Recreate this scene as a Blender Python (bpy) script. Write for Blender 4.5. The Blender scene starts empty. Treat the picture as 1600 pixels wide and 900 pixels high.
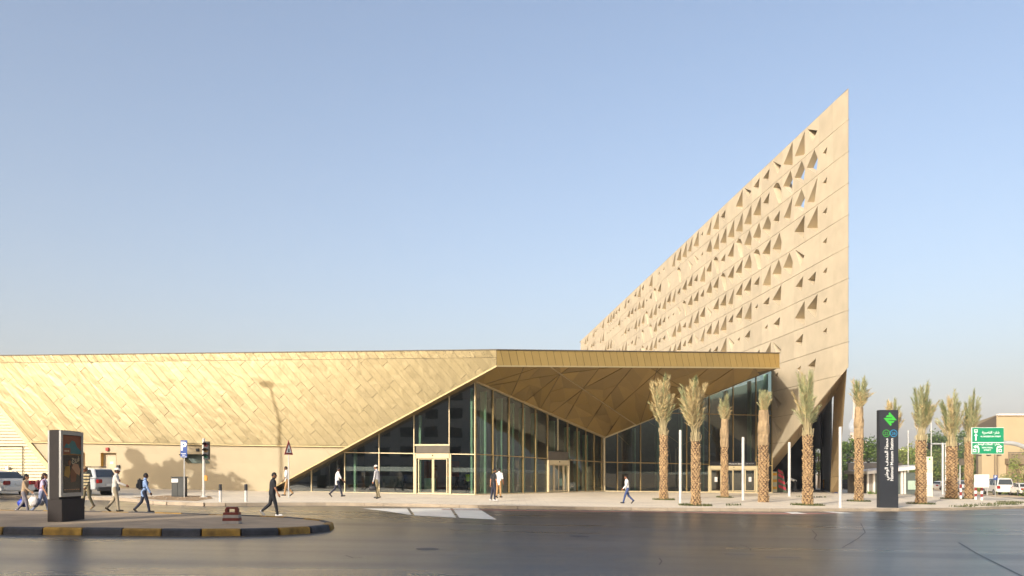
import bpy, bmesh, math, random
import numpy as np
from mathutils import Vector, Matrix, geometry

# ---------------------------------------------------------------- camera, sky, sun, exposure
SC = bpy.context.scene
COL = SC.collection
E = 2.152            # eye height above the road under the camera
F = 1300.0           # focal length in pixels of the 1600 px wide photograph
YH = 738.0           # horizon row
SUN_EL = math.radians(21.0)
SX, SY = math.sin(math.radians(33)), math.cos(math.radians(33))     # ground direction the light travels in
SUN_DIR = Vector((SX * math.cos(SUN_EL), SY * math.cos(SUN_EL), -math.sin(SUN_EL)))

cam_d = bpy.data.cameras.new("camera")
cam = bpy.data.objects.new("camera", cam_d)
COL.objects.link(cam)
cam.location = (0, 0, E)
cam.rotation_euler = (math.radians(90), 0, 0)
cam_d.sensor_width = 36
cam_d.lens = 36 * F / 1600
cam_d.shift_y = (YH - 450) / 1600
cam_d.clip_start = 0.5
cam_d.clip_end = 9000
SC.camera = cam

world = bpy.data.worlds.new("World")
SC.world = world
world.use_nodes = True
wn = world.node_tree.nodes
wl = world.node_tree.links
bg = wn["Background"]
sky = wn.new("ShaderNodeTexSky")
sky.sky_type = 'NISHITA'
sky.sun_disc = False
sky.sun_elevation = SUN_EL
sky.sun_rotation = math.atan2(-SX, -SY)
sky.altitude = 600
sky.air_density = 1.0
sky.dust_density = 8.5
sky.ozone_density = 1.2
wl.new(sky.outputs[0], bg.inputs[0])
bg.inputs[1].default_value = 0.15

sun_d = bpy.data.lights.new("sun", 'SUN')
sun = bpy.data.objects.new("sun", sun_d)
COL.objects.link(sun)
sun_d.energy = 2.9
sun_d.angle = math.radians(0.5)
sun_d.color = (1.0, 0.92, 0.81)
sun.rotation_euler = SUN_DIR.to_track_quat('-Z', 'Y').to_euler()
sun.location = (-40, -80, 60)

SC.view_settings.view_transform = 'Standard'
SC.view_settings.look = 'None'
SC.view_settings.gamma = 1.0
SC.view_settings.exposure = 0.82
SC.view_settings.use_curve_mapping = False
SC.render.engine = 'CYCLES'
SC.cycles.max_bounces = 8
SC.cycles.transparent_max_bounces = 12
SC.cycles.use_denoising = True
SC.cycles.caustics_reflective = False
SC.cycles.caustics_refractive = False
SC.cycles.sample_clamp_indirect = 6

R = random.Random(7)
WALK = 0.15          # pavement above the road


# ---------------------------------------------------------------- placing things
def gz(X, Y):
    """height of the road surface: the street falls gently to the right"""
    return -0.018 * max(-90, min(80, X)) + 0.006 * max(-40, min(85, Y))


def P(x, y, Z):
    """world point seen at photo pixel x, y at depth Z"""
    return Vector(((x - 800) * Z / F, Z, E + (YH - y) * Z / F))


def G(x, y, dz=0.0):
    """ground point (plus dz) seen at a photo pixel"""
    lo, hi = 3.0, 4000.0
    for _ in range(60):
        m = (lo + hi) / 2
        p = P(x, y, m)
        if p.z > gz(p.x, p.y) + dz:
            lo = m
        else:
            hi = m
    p = P(x, y, lo)
    p.z = gz(p.x, p.y) + dz
    return p


def ground_at(x, Z, dz=0.0):
    X = (x - 800) * Z / F
    return Vector((X, Z, gz(X, Z) + dz))


class Plane:
    """a vertical plane through two ground points; u runs along it, v is height"""
    def __init__(s, a, b):
        s.a = Vector((a[0], a[1], 0)); d = Vector((b[0] - a[0], b[1] - a[1], 0))
        s.len = d.length; s.d = d.normalized(); s.n = Vector((s.d.y, -s.d.x, 0))   # n faces the camera side

    def hit(s, x, y):
        r = Vector(((x - 800) / F, 1, (YH - y) / F))
        t = (s.a - Vector((0, 0, E))).dot(s.n) / r.dot(s.n)
        p = Vector((0, 0, E)) + r * t
        return ((p - s.a).dot(s.d), p.z)

    def at(s, u, v, out=0.0):
        return Vector((s.a.x + s.d.x * u + s.n.x * out, s.a.y + s.d.y * u + s.n.y * out, v))


# ---------------------------------------------------------------- materials
MATS = {}


def srgb(r, g, b):
    f = lambda c: (c / 255) / 12.92 if c <= 10 else (((c / 255) + 0.055) / 1.055) ** 2.4
    return (f(r), f(g), f(b))


def M(name, col=(.5, .5, .5), rough=.6, metal=0.0, spec=.5, vary=.12, vscale=3.0, bump=0.0, bscale=40.0, rnd=0.0, emit=0, coat=0):
    """a principled material with noise in colour and relief; rnd = tone change from object to object"""
    if name in MATS:
        return MATS[name]
    m = bpy.data.materials.new(name); m.use_nodes = True
    nt = m.node_tree; b = nt.nodes["Principled BSDF"]; L = nt.links.new
    b.inputs["Roughness"].default_value = rough
    b.inputs["Metallic"].default_value = metal
    b.inputs["Specular IOR Level"].default_value = spec
    b.inputs["Coat Weight"].default_value = coat
    tc = nt.nodes.new("ShaderNodeTexCoord")
    no = nt.nodes.new("ShaderNodeTexNoise"); no.inputs["Scale"].default_value = vscale; no.inputs["Detail"].default_value = 5
    L(tc.outputs["Object"], no.inputs["Vector"])
    mr = nt.nodes.new("ShaderNodeMapRange"); mr.inputs[1].default_value = .25; mr.inputs[2].default_value = .75
    mr.inputs[3].default_value = 1 - vary; mr.inputs[4].default_value = 1 + vary
    L(no.outputs[0], mr.inputs[0])
    mul = nt.nodes.new("ShaderNodeMix"); mul.data_type = 'RGBA'; mul.blend_type = 'MULTIPLY'; mul.inputs[0].default_value = 1
    mul.inputs[6].default_value = (*col, 1)
    last = mr.outputs[0]
    if rnd:
        oi = nt.nodes.new("ShaderNodeObjectInfo")
        m2 = nt.nodes.new("ShaderNodeMapRange"); m2.inputs[3].default_value = 1 - rnd; m2.inputs[4].default_value = 1 + rnd
        L(oi.outputs["Random"], m2.inputs[0])
        mm = nt.nodes.new("ShaderNodeMath"); mm.operation = 'MULTIPLY'; L(last, mm.inputs[0]); L(m2.outputs[0], mm.inputs[1]); last = mm.outputs[0]
    L(last, mul.inputs[7]); L(mul.outputs[2], b.inputs["Base Color"])
    if emit:
        b.inputs["Emission Color"].default_value = (*col, 1); b.inputs["Emission Strength"].default_value = emit
    if bump:
        n2 = nt.nodes.new("ShaderNodeTexNoise"); n2.inputs["Scale"].default_value = bscale; n2.inputs["Detail"].default_value = 4
        L(tc.outputs["Object"], n2.inputs["Vector"])
        bp = nt.nodes.new("ShaderNodeBump"); bp.inputs["Strength"].default_value = bump; bp.inputs["Distance"].default_value = .05
        L(n2.outputs[0], bp.inputs["Height"]); L(bp.outputs[0], b.inputs["Normal"])
    m["p"] = 1
    MATS[name] = m
    return m


def glass_mat(name, tint, refl=1.0, wav=0.25):
    """thin architectural glazing: fresnel mirror over a tinted see-through sheet"""
    m = bpy.data.materials.new(name); m.use_nodes = True
    nt = m.node_tree; nt.nodes.clear(); L = nt.links.new
    out = nt.nodes.new("ShaderNodeOutputMaterial")
    tr = nt.nodes.new("ShaderNodeBsdfTransparent"); tr.inputs[0].default_value = (*tint, 1)
    gl = nt.nodes.new("ShaderNodeBsdfGlossy"); gl.inputs["Roughness"].default_value = .015; gl.inputs[0].default_value = (.92, .97, .95, 1)
    fr = nt.nodes.new("ShaderNodeFresnel"); fr.inputs[0].default_value = 1.6
    mp = nt.nodes.new("ShaderNodeMapRange"); mp.inputs[1].default_value = 0; mp.inputs[2].default_value = 1
    mp.inputs[3].default_value = .10 * refl; mp.inputs[4].default_value = 1
    mx = nt.nodes.new("ShaderNodeMixShader")
    L(fr.outputs[0], mp.inputs[0]); L(mp.outputs[0], mx.inputs[0]); L(tr.outputs[0], mx.inputs[1]); L(gl.outputs[0], mx.inputs[2])
    tc = nt.nodes.new("ShaderNodeTexCoord"); no = nt.nodes.new("ShaderNodeTexNoise"); no.inputs["Scale"].default_value = .55
    no.inputs["Detail"].default_value = 1
    L(tc.outputs["Object"], no.inputs["Vector"])
    bp = nt.nodes.new("ShaderNodeBump"); bp.inputs["Strength"].default_value = wav; bp.inputs["Distance"].default_value = .03
    L(no.outputs[0], bp.inputs["Height"]); L(bp.outputs[0], gl.inputs["Normal"])
    L(mx.outputs[0], out.inputs[0])
    MATS[name] = m
    return m


# ---------------------------------------------------------------- mesh builders
def put(o, parent=None, world=True):
    COL.objects.link(o)
    if parent is not None:
        o.parent = parent
        if world:
            o.matrix_parent_inverse = chain(parent).inverted()
    return o


def chain(o):
    m = o.matrix_basis.copy()
    while o.parent is not None:
        m = o.parent.matrix_basis @ o.matrix_parent_inverse @ m
        o = o.parent
    return m


def tag(o, label=None, cat=None, group=None, kind=None):
    if label: o["label"] = label
    if cat: o["category"] = cat
    if group: o["group"] = group
    if kind: o["kind"] = kind
    return o


def thing(name, loc, label, cat, group=None, rz=0.0):
    o = bpy.data.objects.new(name, None)
    o.empty_display_size = .3
    COL.objects.link(o)
    o.location = loc; o.rotation_euler = (0, 0, rz)
    return tag(o, label, cat, group)


def child_empty(name, parent):
    o = bpy.data.objects.new(name, None); o.empty_display_size = .2
    return put(o, parent)


def copy_tree(o, parent=None):
    c = o.copy(); COL.objects.link(c); c.parent = parent
    for ch in list(o.children):
        copy_tree(ch, c)
    return c


class MB:
    def __init__(s):
        s.v = []; s.f = []; s.m = []; s.mi = 0

    def add(s, vs, fs):
        b = len(s.v)
        s.v += [tuple(v) for v in vs]
        for f in fs:
            s.f.append([b + i for i in f]); s.m.append(s.mi)
        return s

    def box(s, c, size, rz=0.0, taper=1.0):
        x, y, z = size[0] / 2, size[1] / 2, size[2] / 2
        vs = []
        cr, sr = math.cos(rz), math.sin(rz)
        for sz in (-1, 1):
            k = taper if sz > 0 else 1
            for sx, sy in ((-1, -1), (1, -1), (1, 1), (-1, 1)):
                px, py = sx * x * k, sy * y * k
                vs.append((c[0] + px * cr - py * sr, c[1] + px * sr + py * cr, c[2] + sz * z))
        return s.add(vs, [(3, 2, 1, 0), (4, 5, 6, 7), (0, 1, 5, 4), (1, 2, 6, 5), (2, 3, 7, 6), (3, 0, 4, 7)])

    def prism(s, pts, off):
        """polygon pts extruded by vector off (both ends closed)"""
        n = len(pts); off = Vector(off)
        a = [Vector(p) for p in pts]; b = [p + off for p in a]
        return s.add(a + b, [list(range(n))[::-1], list(range(n, 2 * n))] + [(i, (i + 1) % n, n + (i + 1) % n, n + i) for i in range(n)])

    def bar(s, a, b, w, h, up=(0, 0, 1)):
        """a rectangular bar from a to b"""
        a = Vector(a); b = Vector(b); d = (b - a).normalized(); up = Vector(up)
        sd = d.cross(up)
        if sd.length < 1e-4:
            sd = d.cross(Vector((0, 1, 0)))
        sd.normalize(); u = sd.cross(d).normalized()
        q = [a + sd * (i * w / 2) + u * (j * h / 2) for i, j in ((-1, -1), (1, -1), (1, 1), (-1, 1))]
        return s.prism(q, b - a)

    def tube(s, path, radii, n=10, cap=True):
        path = [Vector(p) for p in path]
        if not hasattr(radii, '__len__'): radii = [radii] * len(path)
        vs = []; fs = []
        ref = None
        for i, p in enumerate(path):
            d = (path[min(i + 1, len(path) - 1)] - path[max(i - 1, 0)]).normalized()
            if ref is None:
                ref = d.orthogonal().normalized()
            ref = (ref - d * ref.dot(d)).normalized(); o = d.cross(ref)
            for k in range(n):
                a = 2 * math.pi * k / n
                vs.append(p + (ref * math.cos(a) + o * math.sin(a)) * radii[i])
        for i in range(len(path) - 1):
            for k in range(n):
                fs.append((i * n + k, i * n + (k + 1) % n, (i + 1) * n + (k + 1) % n, (i + 1) * n + k))
        if cap:
            fs.append(list(range(n))[::-1]); fs.append([(len(path) - 1) * n + k for k in range(n)])
        return s.add(vs, fs)

    def lathe(s, c, prof, n=16, axis='z', rz=0.0):
        """prof: list of (radius, height)"""
        vs = []; fs = []
        for r, h in prof:
            for k in range(n):
                a = 2 * math.pi * k / n
                if axis == 'z': p = (r * math.cos(a), r * math.sin(a), h)
                else: p = (h, r * math.cos(a), r * math.sin(a))
                vs.append((c[0] + p[0] * math.cos(rz) - p[1] * math.sin(rz), c[1] + p[0] * math.sin(rz) + p[1] * math.cos(rz), c[2] + p[2]))
        for i in range(len(prof) - 1):
            for k in range(n):
                fs.append((i * n + k, i * n + (k + 1) % n, (i + 1) * n + (k + 1) % n, (i + 1) * n + k))
        fs.append(list(range(n))[::-1]); fs.append([(len(prof) - 1) * n + k for k in range(n)])
        return s.add(vs, fs)

    def ball(s, c, r, n=10, m=6):
        if not hasattr(r, '__len__'): r = (r, r, r)
        vs = [(c[0], c[1], c[2] - r[2])]
        for i in range(1, m):
            t = math.pi * i / m - math.pi / 2
            for k in range(n):
                a = 2 * math.pi * k / n
                vs.append((c[0] + r[0] * math.cos(t) * math.cos(a), c[1] + r[1] * math.cos(t) * math.sin(a), c[2] + r[2] * math.sin(t)))
        vs.append((c[0], c[1], c[2] + r[2])); e = len(vs) - 1
        fs = [(0, 1 + (k + 1) % n, 1 + k) for k in range(n)]
        for i in range(m - 2):
            for k in range(n):
                fs.append((1 + i * n + k, 1 + i * n + (k + 1) % n, 1 + (i + 1) * n + (k + 1) % n, 1 + (i + 1) * n + k))
        b = 1 + (m - 2) * n
        fs += [(b + k, b + (k + 1) % n, e) for k in range(n)]
        return s.add(vs, fs)

    def mesh(s, name, mats, smooth=False):
        me = bpy.data.meshes.new(name)
        me.from_pydata(s.v, [], s.f)
        if not isinstance(mats, (list, tuple)): mats = [mats]
        for m in mats: me.materials.append(m)
        if len(mats) > 1: me.polygons.foreach_set("material_index", s.m)
        if smooth: me.polygons.foreach_set("use_smooth", [True] * len(me.polygons))
        me.update()
        return me

    def build(s, name, mats, parent=None, smooth=False, world=True, bevel=0.0):
        me = s.mesh(name, mats, smooth)
        if bevel:
            bm = bmesh.new(); bm.from_mesh(me)
            bmesh.ops.recalc_face_normals(bm, faces=bm.faces)
            bmesh.ops.bevel(bm, geom=list(bm.edges), offset=bevel, segments=2, affect='EDGES', clamp_overlap=True)
            bm.to_mesh(me); bm.free()
        o = bpy.data.objects.new(name, me)
        return put(o, parent, world)


# ---------------------------------------------------------------- 2D polygons
def clip(poly, a, b):
    """keep the part of a convex polygon left of the directed line a -> b"""
    out = []
    n = len(poly)
    sd = [(b[0] - a[0]) * (p[1] - a[1]) - (b[1] - a[1]) * (p[0] - a[0]) for p in poly]
    for i in range(n):
        p, q = poly[i], poly[(i + 1) % n]; s0, s1 = sd[i], sd[(i + 1) % n]
        if s0 >= 0: out.append(p)
        if s0 * s1 < 0:
            t = s0 / (s0 - s1); out.append((p[0] + (q[0] - p[0]) * t, p[1] + (q[1] - p[1]) * t))
    return out


def area(poly):
    return .5 * sum(poly[i][0] * poly[(i + 1) % len(poly)][1] - poly[(i + 1) % len(poly)][0] * poly[i][1] for i in range(len(poly)))


def ccw(poly):
    return poly if area(poly) > 0 else poly[::-1]


def clip_to(poly, win):
    win = ccw(win)
    for i in range(len(win)):
        poly = clip(poly, win[i], win[(i + 1) % len(win)])
        if len(poly) < 3: return []
    return poly


def subtract(poly, hole):
    hole = ccw(hole); out = []; rest = poly
    for i in range(len(hole)):
        a, b = hole[i], hole[(i + 1) % len(hole)]
        o = clip(rest, b, a)
        if len(o) >= 3 and abs(area(o)) > 1e-3: out.append(o)
        rest = clip(rest, a, b)
        if len(rest) < 3: break
    return out


def shrink(poly, g):
    """inset a convex polygon by g"""
    poly = ccw(poly); n = len(poly); out = poly
    for i in range(n):
        a, b = poly[i], poly[(i + 1) % n]
        dx, dy = b[0] - a[0], b[1] - a[1]; l = math.hypot(dx, dy)
        if l < 1e-6: continue
        nx, ny = -dy / l * g, dx / l * g
        out = clip(out, (a[0] + nx, a[1] + ny), (b[0] + nx, b[1] + ny))
        if len(out) < 3: return []
    return out


# ---------------------------------------------------------------- lettering
AR = {'ا': (0xFE8D, 2), 'ب': (0xFE8F, 4), 'ة': (0xFE93, 2), 'ت': (0xFE95, 4), 'ج': (0xFE9D, 4), 'ح': (0xFEA1, 4), 'ر': (0xFEAD, 2),
      'س': (0xFEB1, 4), 'ش': (0xFEB5, 4), 'ص': (0xFEB9, 4), 'ط': (0xFEC1, 4), 'ع': (0xFEC9, 4), 'ف': (0xFED1, 4), 'ك': (0xFED9, 4),
      'ل': (0xFEDD, 4), 'م': (0xFEE1, 4), 'ن': (0xFEE5, 4), 'و': (0xFEED, 2), 'ي': (0xFEF1, 4)}


def arabic(t):
    """joined letter forms in the order they are drawn"""
    out = []
    for i, c in enumerate(t):
        if c not in AR: out.append(c); continue
        base, k = AR[c]
        prev = i > 0 and t[i - 1] in AR and AR[t[i - 1]][1] == 4
        nxt = k == 4 and i + 1 < len(t) and t[i + 1] in AR
        form = 3 if prev and nxt else 2 if nxt else 1 if prev else 0
        out.append(chr(base + form))
    return ''.join(out[::-1])


def lettering(name, text, mat, parent, origin, right, up, height=None, width=None, align='CENTER', bold=.0):
    """flat letters laid in the plane (right, up) at origin"""
    cu = bpy.data.curves.new(name, 'FONT'); cu.body = text; cu.align_x = 'LEFT'; cu.size = 1.0; cu.offset = bold
    cu.resolution_u = 3
    o = bpy.data.objects.new(name, cu); COL.objects.link(o)
    dg = bpy.context.evaluated_depsgraph_get(); dg.update()
    me = bpy.data.meshes.new_from_object(o.evaluated_get(dg)); bpy.data.objects.remove(o); bpy.data.curves.remove(cu)
    if not me.vertices: return None
    co = np.array([v.co[:] for v in me.vertices])
    lo, hi = co.min(0), co.max(0)
    s = (width / (hi[0] - lo[0])) if width else height / (hi[1] - lo[1])
    sy = height / (hi[1] - lo[1]) if height else s
    ax = {'CENTER': (lo[0] + hi[0]) / 2, 'LEFT': lo[0], 'RIGHT': hi[0]}[align]
    cy = (lo[1] + hi[1]) / 2
    right = Vector(right).normalized(); up = Vector(up).normalized(); origin = Vector(origin)
    for v in me.vertices:
        v.co = origin + right * ((v.co.x - ax) * s) + up * ((v.co.y - cy) * sy)
    me.materials.clear(); me.materials.append(mat)
    me.name = name
    return put(bpy.data.objects.new(name, me), parent)


def flat(name, pts2, origin, right, up, mat, parent, out=0.0):
    """a flat printed or painted shape in the plane (right, up)"""
    right = Vector(right).normalized(); up = Vector(up).normalized(); n = right.cross(up)
    origin = Vector(origin)
    vs = [origin + right * a + up * b + n * out for a, b in pts2]
    tri = geometry.tessellate_polygon([vs])
    mb = MB().add(vs, tri)
    return mb.build(name, mat, parent)

# ================================================================ surfaces
def asphalt():
    m = bpy.data.materials.new("asphalt"); m.use_nodes = True
    nt = m.node_tree; b = nt.nodes["Principled BSDF"]; L = nt.links.new
    tc = nt.nodes.new("ShaderNodeTexCoord")

    def noise(scale, detail=4, stretch=None, rz=0):
        n = nt.nodes.new("ShaderNodeTexNoise"); n.inputs["Scale"].default_value = scale; n.inputs["Detail"].default_value = detail
        mp = nt.nodes.new("ShaderNodeMapping")
        if stretch: mp.inputs["Scale"].default_value = stretch
        mp.inputs["Rotation"].default_value = (0, 0, rz)
        L(tc.outputs["Object"], mp.inputs[0]); L(mp.outputs[0], n.inputs["Vector"])
        return n.outputs[0]

    def mapr(s, a, b_, c, d):
        r = nt.nodes.new("ShaderNodeMapRange"); r.inputs[1].default_value = a; r.inputs[2].default_value = b_
        r.inputs[3].default_value = c; r.inputs[4].default_value = d; L(s, r.inputs[0]); return r.outputs[0]

    def mathn(op, a, c):
        k = nt.nodes.new("ShaderNodeMath"); k.operation = op
        for i, q in enumerate((a, c)):
            if hasattr(q, "is_output"): L(q, k.inputs[i])
            else: k.inputs[i].default_value = q
        return k.outputs[0]
    patch = mapr(noise(.12, 3), .3, .7, .75, 1.25)
    streak = mapr(noise(.5, 4, (.12, 1.6, 1), math.radians(-6)), .3, .7, .82, 1.2)
    grain = mapr(noise(9, 5), .25, .75, .62, 1.4)
    v = mathn('MULTIPLY', mathn('MULTIPLY', patch, streak), grain)
    # cracks: distorted cell borders, only where a mask lets them through
    vo = nt.nodes.new("ShaderNodeTexVoronoi"); vo.feature = 'DISTANCE_TO_EDGE'; vo.inputs["Scale"].default_value = .16
    wob = nt.nodes.new("ShaderNodeMix"); wob.data_type = 'VECTOR'; wob.inputs[0].default_value = .06
    nn = nt.nodes.new("ShaderNodeTexNoise"); nn.inputs["Scale"].default_value = 1.3; nn.inputs["Detail"].default_value = 6
    L(tc.outputs["Object"], nn.inputs["Vector"]); L(tc.outputs["Object"], wob.inputs[4]); 
    sc_ = nt.nodes.new("ShaderNodeVectorMath"); sc_.operation = 'SCALE'; sc_.inputs[3].default_value = 22; L(nn.outputs[1], sc_.inputs[0])
    L(sc_.outputs[0], wob.inputs[5]); L(wob.outputs[1], vo.inputs["Vector"])
    crack = mapr(vo.outputs[0], 0, .006, .35, 1)
    mask = mapr(noise(.09, 2), .5, .56, 0, 1)
    crack = mathn('MAXIMUM', crack, mathn('SUBTRACT', 1, mask))
    v = mathn('MULTIPLY', v, crack)
    ml = nt.nodes.new("ShaderNodeMix"); ml.data_type = 'RGBA'; ml.blend_type = 'MULTIPLY'; ml.inputs[0].default_value = 1
    ml.inputs[6].default_value = (.070, .062, .052, 1); L(v, ml.inputs[7]); L(ml.outputs[2], b.inputs["Base Color"])
    L(mapr(noise(.35, 4, (.2, 1.5, 1)), .3, .7, .25, .38), b.inputs["Roughness"])
    b.inputs["Specular IOR Level"].default_value = .7
    bp = nt.nodes.new("ShaderNodeBump"); bp.inputs["Strength"].default_value = .22; bp.inputs["Distance"].default_value = .012
    L(noise(60, 2), bp.inputs["Height"]); L(bp.outputs[0], b.inputs["Normal"])
    MATS["asphalt"] = m
    return m


def paving():
    m = M("paving", srgb(224, 210, 186), .75, vary=.10, vscale=.25, bump=.1, bscale=25)
    nt = m.node_tree; L = nt.links.new
    b = nt.nodes["Principled BSDF"]
    src = b.inputs["Base Color"].links[0].from_socket
    tc = nt.nodes.new("ShaderNodeTexCoord")
    br = nt.nodes.new("ShaderNodeTexBrick"); br.inputs["Scale"].default_value = 1.0
    br.inputs["Brick Width"].default_value = .8; br.inputs["Row Height"].default_value = .8; br.inputs["Mortar Size"].default_value = .012
    br.inputs["Color1"].default_value = (1, 1, 1, 1); br.inputs["Color2"].default_value = (.9, .9, .9, 1); br.inputs["Mortar"].default_value = (.66, .64, .6, 1)
    L(tc.outputs["Object"], br.inputs["Vector"])
    ml = nt.nodes.new("ShaderNodeMix"); ml.data_type = 'RGBA'; ml.blend_type = 'MULTIPLY'; ml.inputs[0].default_value = 1
    L(src, ml.inputs[6]); L(br.outputs[0], ml.inputs[7]); L(ml.outputs[2], b.inputs["Base Color"])
    return m


asphalt()
paving()
M("sand", srgb(196, 172, 138), .9, vary=.2, vscale=.05)
M("kerb_concrete", srgb(176, 160, 138), .8, vary=.2, vscale=1.5, bump=.3, rnd=.06)
M("island_paving", srgb(162, 142, 116), .8, vary=.2, vscale=1.2, bump=.3)
M("kerb_yellow", srgb(150, 116, 46), .7, vary=.55, vscale=4, bump=.3, rnd=.12)
M("kerb_black", srgb(54, 55, 60), .65, vary=.5, vscale=4, bump=.3, rnd=.15)
M("road_paint", srgb(232, 230, 222), .35, vary=.1, vscale=2, spec=.6)
M("red_paint", srgb(170, 120, 108), .6, vary=.25, vscale=2)
M("soil", srgb(160, 134, 102), .95, vary=.4, vscale=4, bump=.6)


def grid_sheet(name, poly, dz, mat, step=None, kind="structure"):
    """a sheet on the ground: poly is a convex or star-shaped list of (X, Y)"""
    tri = geometry.tessellate_polygon([[Vector((x, y, 0)) for x, y in poly]])
    mb = MB(); mb.add([(x, y, gz(x, y) + dz) for x, y in poly], tri)
    me = mb.mesh(name, mat)
    bm = bmesh.new(); bm.from_mesh(me)
    for f in bm.faces:
        if f.normal.z < 0: f.normal_flip()
    bm.to_mesh(me); bm.free()
    o = put(bpy.data.objects.new(name, me)); o["kind"] = kind
    return o


def px(pts, dz=0.0):
    return [(G(x, y, dz).x, G(x, y, dz).y) for x, y in pts]


# ground out to the horizon: a grid that follows the falling street and flattens beyond it
xs = [-6000, -1500, -400, -90, 80, 400, 1500, 6000]
ys = [-3000, -400, -40, 85, 130, 300, 1000, 7000]
mb = MB()
mb.add([(x, y, gz(x, y) - .02) for y in ys for x in xs],
       [(j * 8 + i, j * 8 + i + 1, (j + 1) * 8 + i + 1, (j + 1) * 8 + i) for j in range(7) for i in range(7)])
mb.build("ground", MATS["sand"])["kind"] = "structure"

# kerb line of the station side, seen from the left to the right
KERB = px([(-160, 777), (60, 779), (190, 782), (250, 788.5), (330, 791), (440, 790), (520, 789.8), (640, 791.5), (800, 795), (1000, 797.5), (1200, 799), (1400, 798.5), (1500, 797), (1640, 793)], 0)
back_edge = [(70, 60), (62, 75), (60, 110), (40, 125), (-90, 125)]
# asphalt: the whole street in front, under the pavement edge, and the side road at the right
grid_sheet("road", [(-90, -40), (80, -40), (80, 85), (-90, 85)], 0.0, MATS["asphalt"])
plaza_r = px([(1640, 784), (1560, 777), (1470, 768), (1450, 765)], WALK)
pl = [(x, y + .12) for x, y in KERB] + plaza_r + [(45, 112), (-88, 112), (-88, KERB[0][1] + 3)]
grid_sheet("pavement", pl, WALK, MATS["paving"])

# kerb stones along the pavement
kerb = thing("pavement_kerb", (KERB[0][0], KERB[0][1], gz(*KERB[0])), "long pale concrete kerb edging the station pavement", "kerb")
pts = [Vector((x, y, 0)) for x, y in KERB] + [Vector((x, y, 0)) for x, y in plaza_r]


def along(pts, step):
    out = [pts[0]]; acc = 0
    for a, b in zip(pts, pts[1:]):
        d = (b - a).length; t = step - acc
        while t <= d:
            out.append(a.lerp(b, t / d)); t += step
        acc = (acc + d) % step
    return out


kp = along(pts, 1.0)
for a, b in zip(kp, kp[1:]):
    d = (b - a).normalized(); n = Vector((d.y, -d.x, 0))
    low = 0.0
    q = []
    g = d * .008
    for p in (a + g, b - g):
        for o_, h in ((-.02, -.1), (-.02, WALK + .012 - low), (.14, WALK + .012 - low), (.16, -.1)):
            w = p + n * (.16 - o_ - .04)
            q.append((w.x, w.y, gz(w.x, w.y) + h))
    MB().add(q, [(0, 1, 2, 3), (7, 6, 5, 4), (0, 4, 5, 1), (1, 5, 6, 2), (2, 6, 7, 3), (3, 7, 4, 0)]).build("kerb_stone", MATS["kerb_concrete"], kerb)

# zebra bars in the sunlit gap, red lane remains by the plaza kerb, a few worn lines
for i, q in enumerate(([(566, 794.6), (636, 794.6), (643, 805), (604, 799)], [(640, 794.6), (703, 794.6), (713, 809), (648, 805.5)], [(707, 794.6), (747, 794.6), (776, 812), (718, 809.4)])):
    grid_sheet("crossing_stripe", px(q), .006, MATS["road_paint"])
grid_sheet("red_lane_marking", px([(690, 795.5), (900, 798.2), (1100, 800.5), (1240, 801.5), (1330, 801.5), (1250, 804), (1000, 800.5), (690, 796.8)]), .006, MATS["red_paint"])
for q in ([(1225, 800.3), (1245, 800.3), (1262, 803.2), (1238, 803.2)], [(1285, 799.8), (1302, 799.8), (1335, 802.4), (1312, 802.4)]):
    grid_sheet("lane_line", px(q), .010, MATS["road_paint"])
grid_sheet("lane_line", px([(1132, 865), (1180, 866.5), (1180, 868), (1132, 866.6)]), .006, M("worn_paint", srgb(120, 120, 118), .5, vary=.4, vscale=6))
grid_sheet("lane_line", px([(1195, 870), (1250, 871), (1252, 872.4), (1197, 871.6)]), .006, MATS["worn_paint"])
grid_sheet("lane_line", px([(1520, 805), (1562, 804.5), (1562, 805.4), (1520, 806)]), .006, MATS["worn_paint"])
# seam of a newer strip of asphalt at the lower right, and sealed cracks
M("seam_tar", (.022, .022, .024), .45, vary=.3)


def seam(pts_, w_=.035):
    for (xa, ya), (xb, yb) in zip(pts_, pts_[1:]):
        a, b_ = G(xa, ya), G(xb, yb); d = (b_ - a).normalized(); n = Vector((d.y, -d.x, 0)) * w_
        grid_sheet("road_seam", [((a - n).x, (a - n).y), ((b_ - n).x, (b_ - n).y), ((b_ + n).x, (b_ + n).y), ((a + n).x, (a + n).y)], .005, MATS["seam_tar"])


seam([(1498, 848), (1528, 866), (1556, 880), (1590, 897), (1610, 906)], .03)
for c_ in ([(1155, 851), (1163, 853), (1170, 856), (1173, 860)], [(1269, 829), (1276, 836), (1272, 842), (1279, 846)], [(1030, 872), (1034, 877), (1030, 883)], [(1345, 818), (1352, 832), (1340, 842), (1316, 856)],
           [(1405, 815), (1415, 820), (1422, 819)], [(700, 826), (712, 829), (724, 828)], [(540, 868), (552, 872), (566, 871)]):
    seam(c_, .018)
M("manhole_iron", (.045, .043, .042), .5, vary=.4, vscale=12)
for x, y, r_ in ((905, 838, .33), (668, 858, .3)):
    c0_ = G(x, y)
    grid_sheet("manhole_cover", [(c0_.x + r_ * math.cos(6.2832 * k / 18), c0_.y + r_ * math.sin(6.2832 * k / 18)) for k in range(18)], .006, MATS["manhole_iron"])

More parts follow.
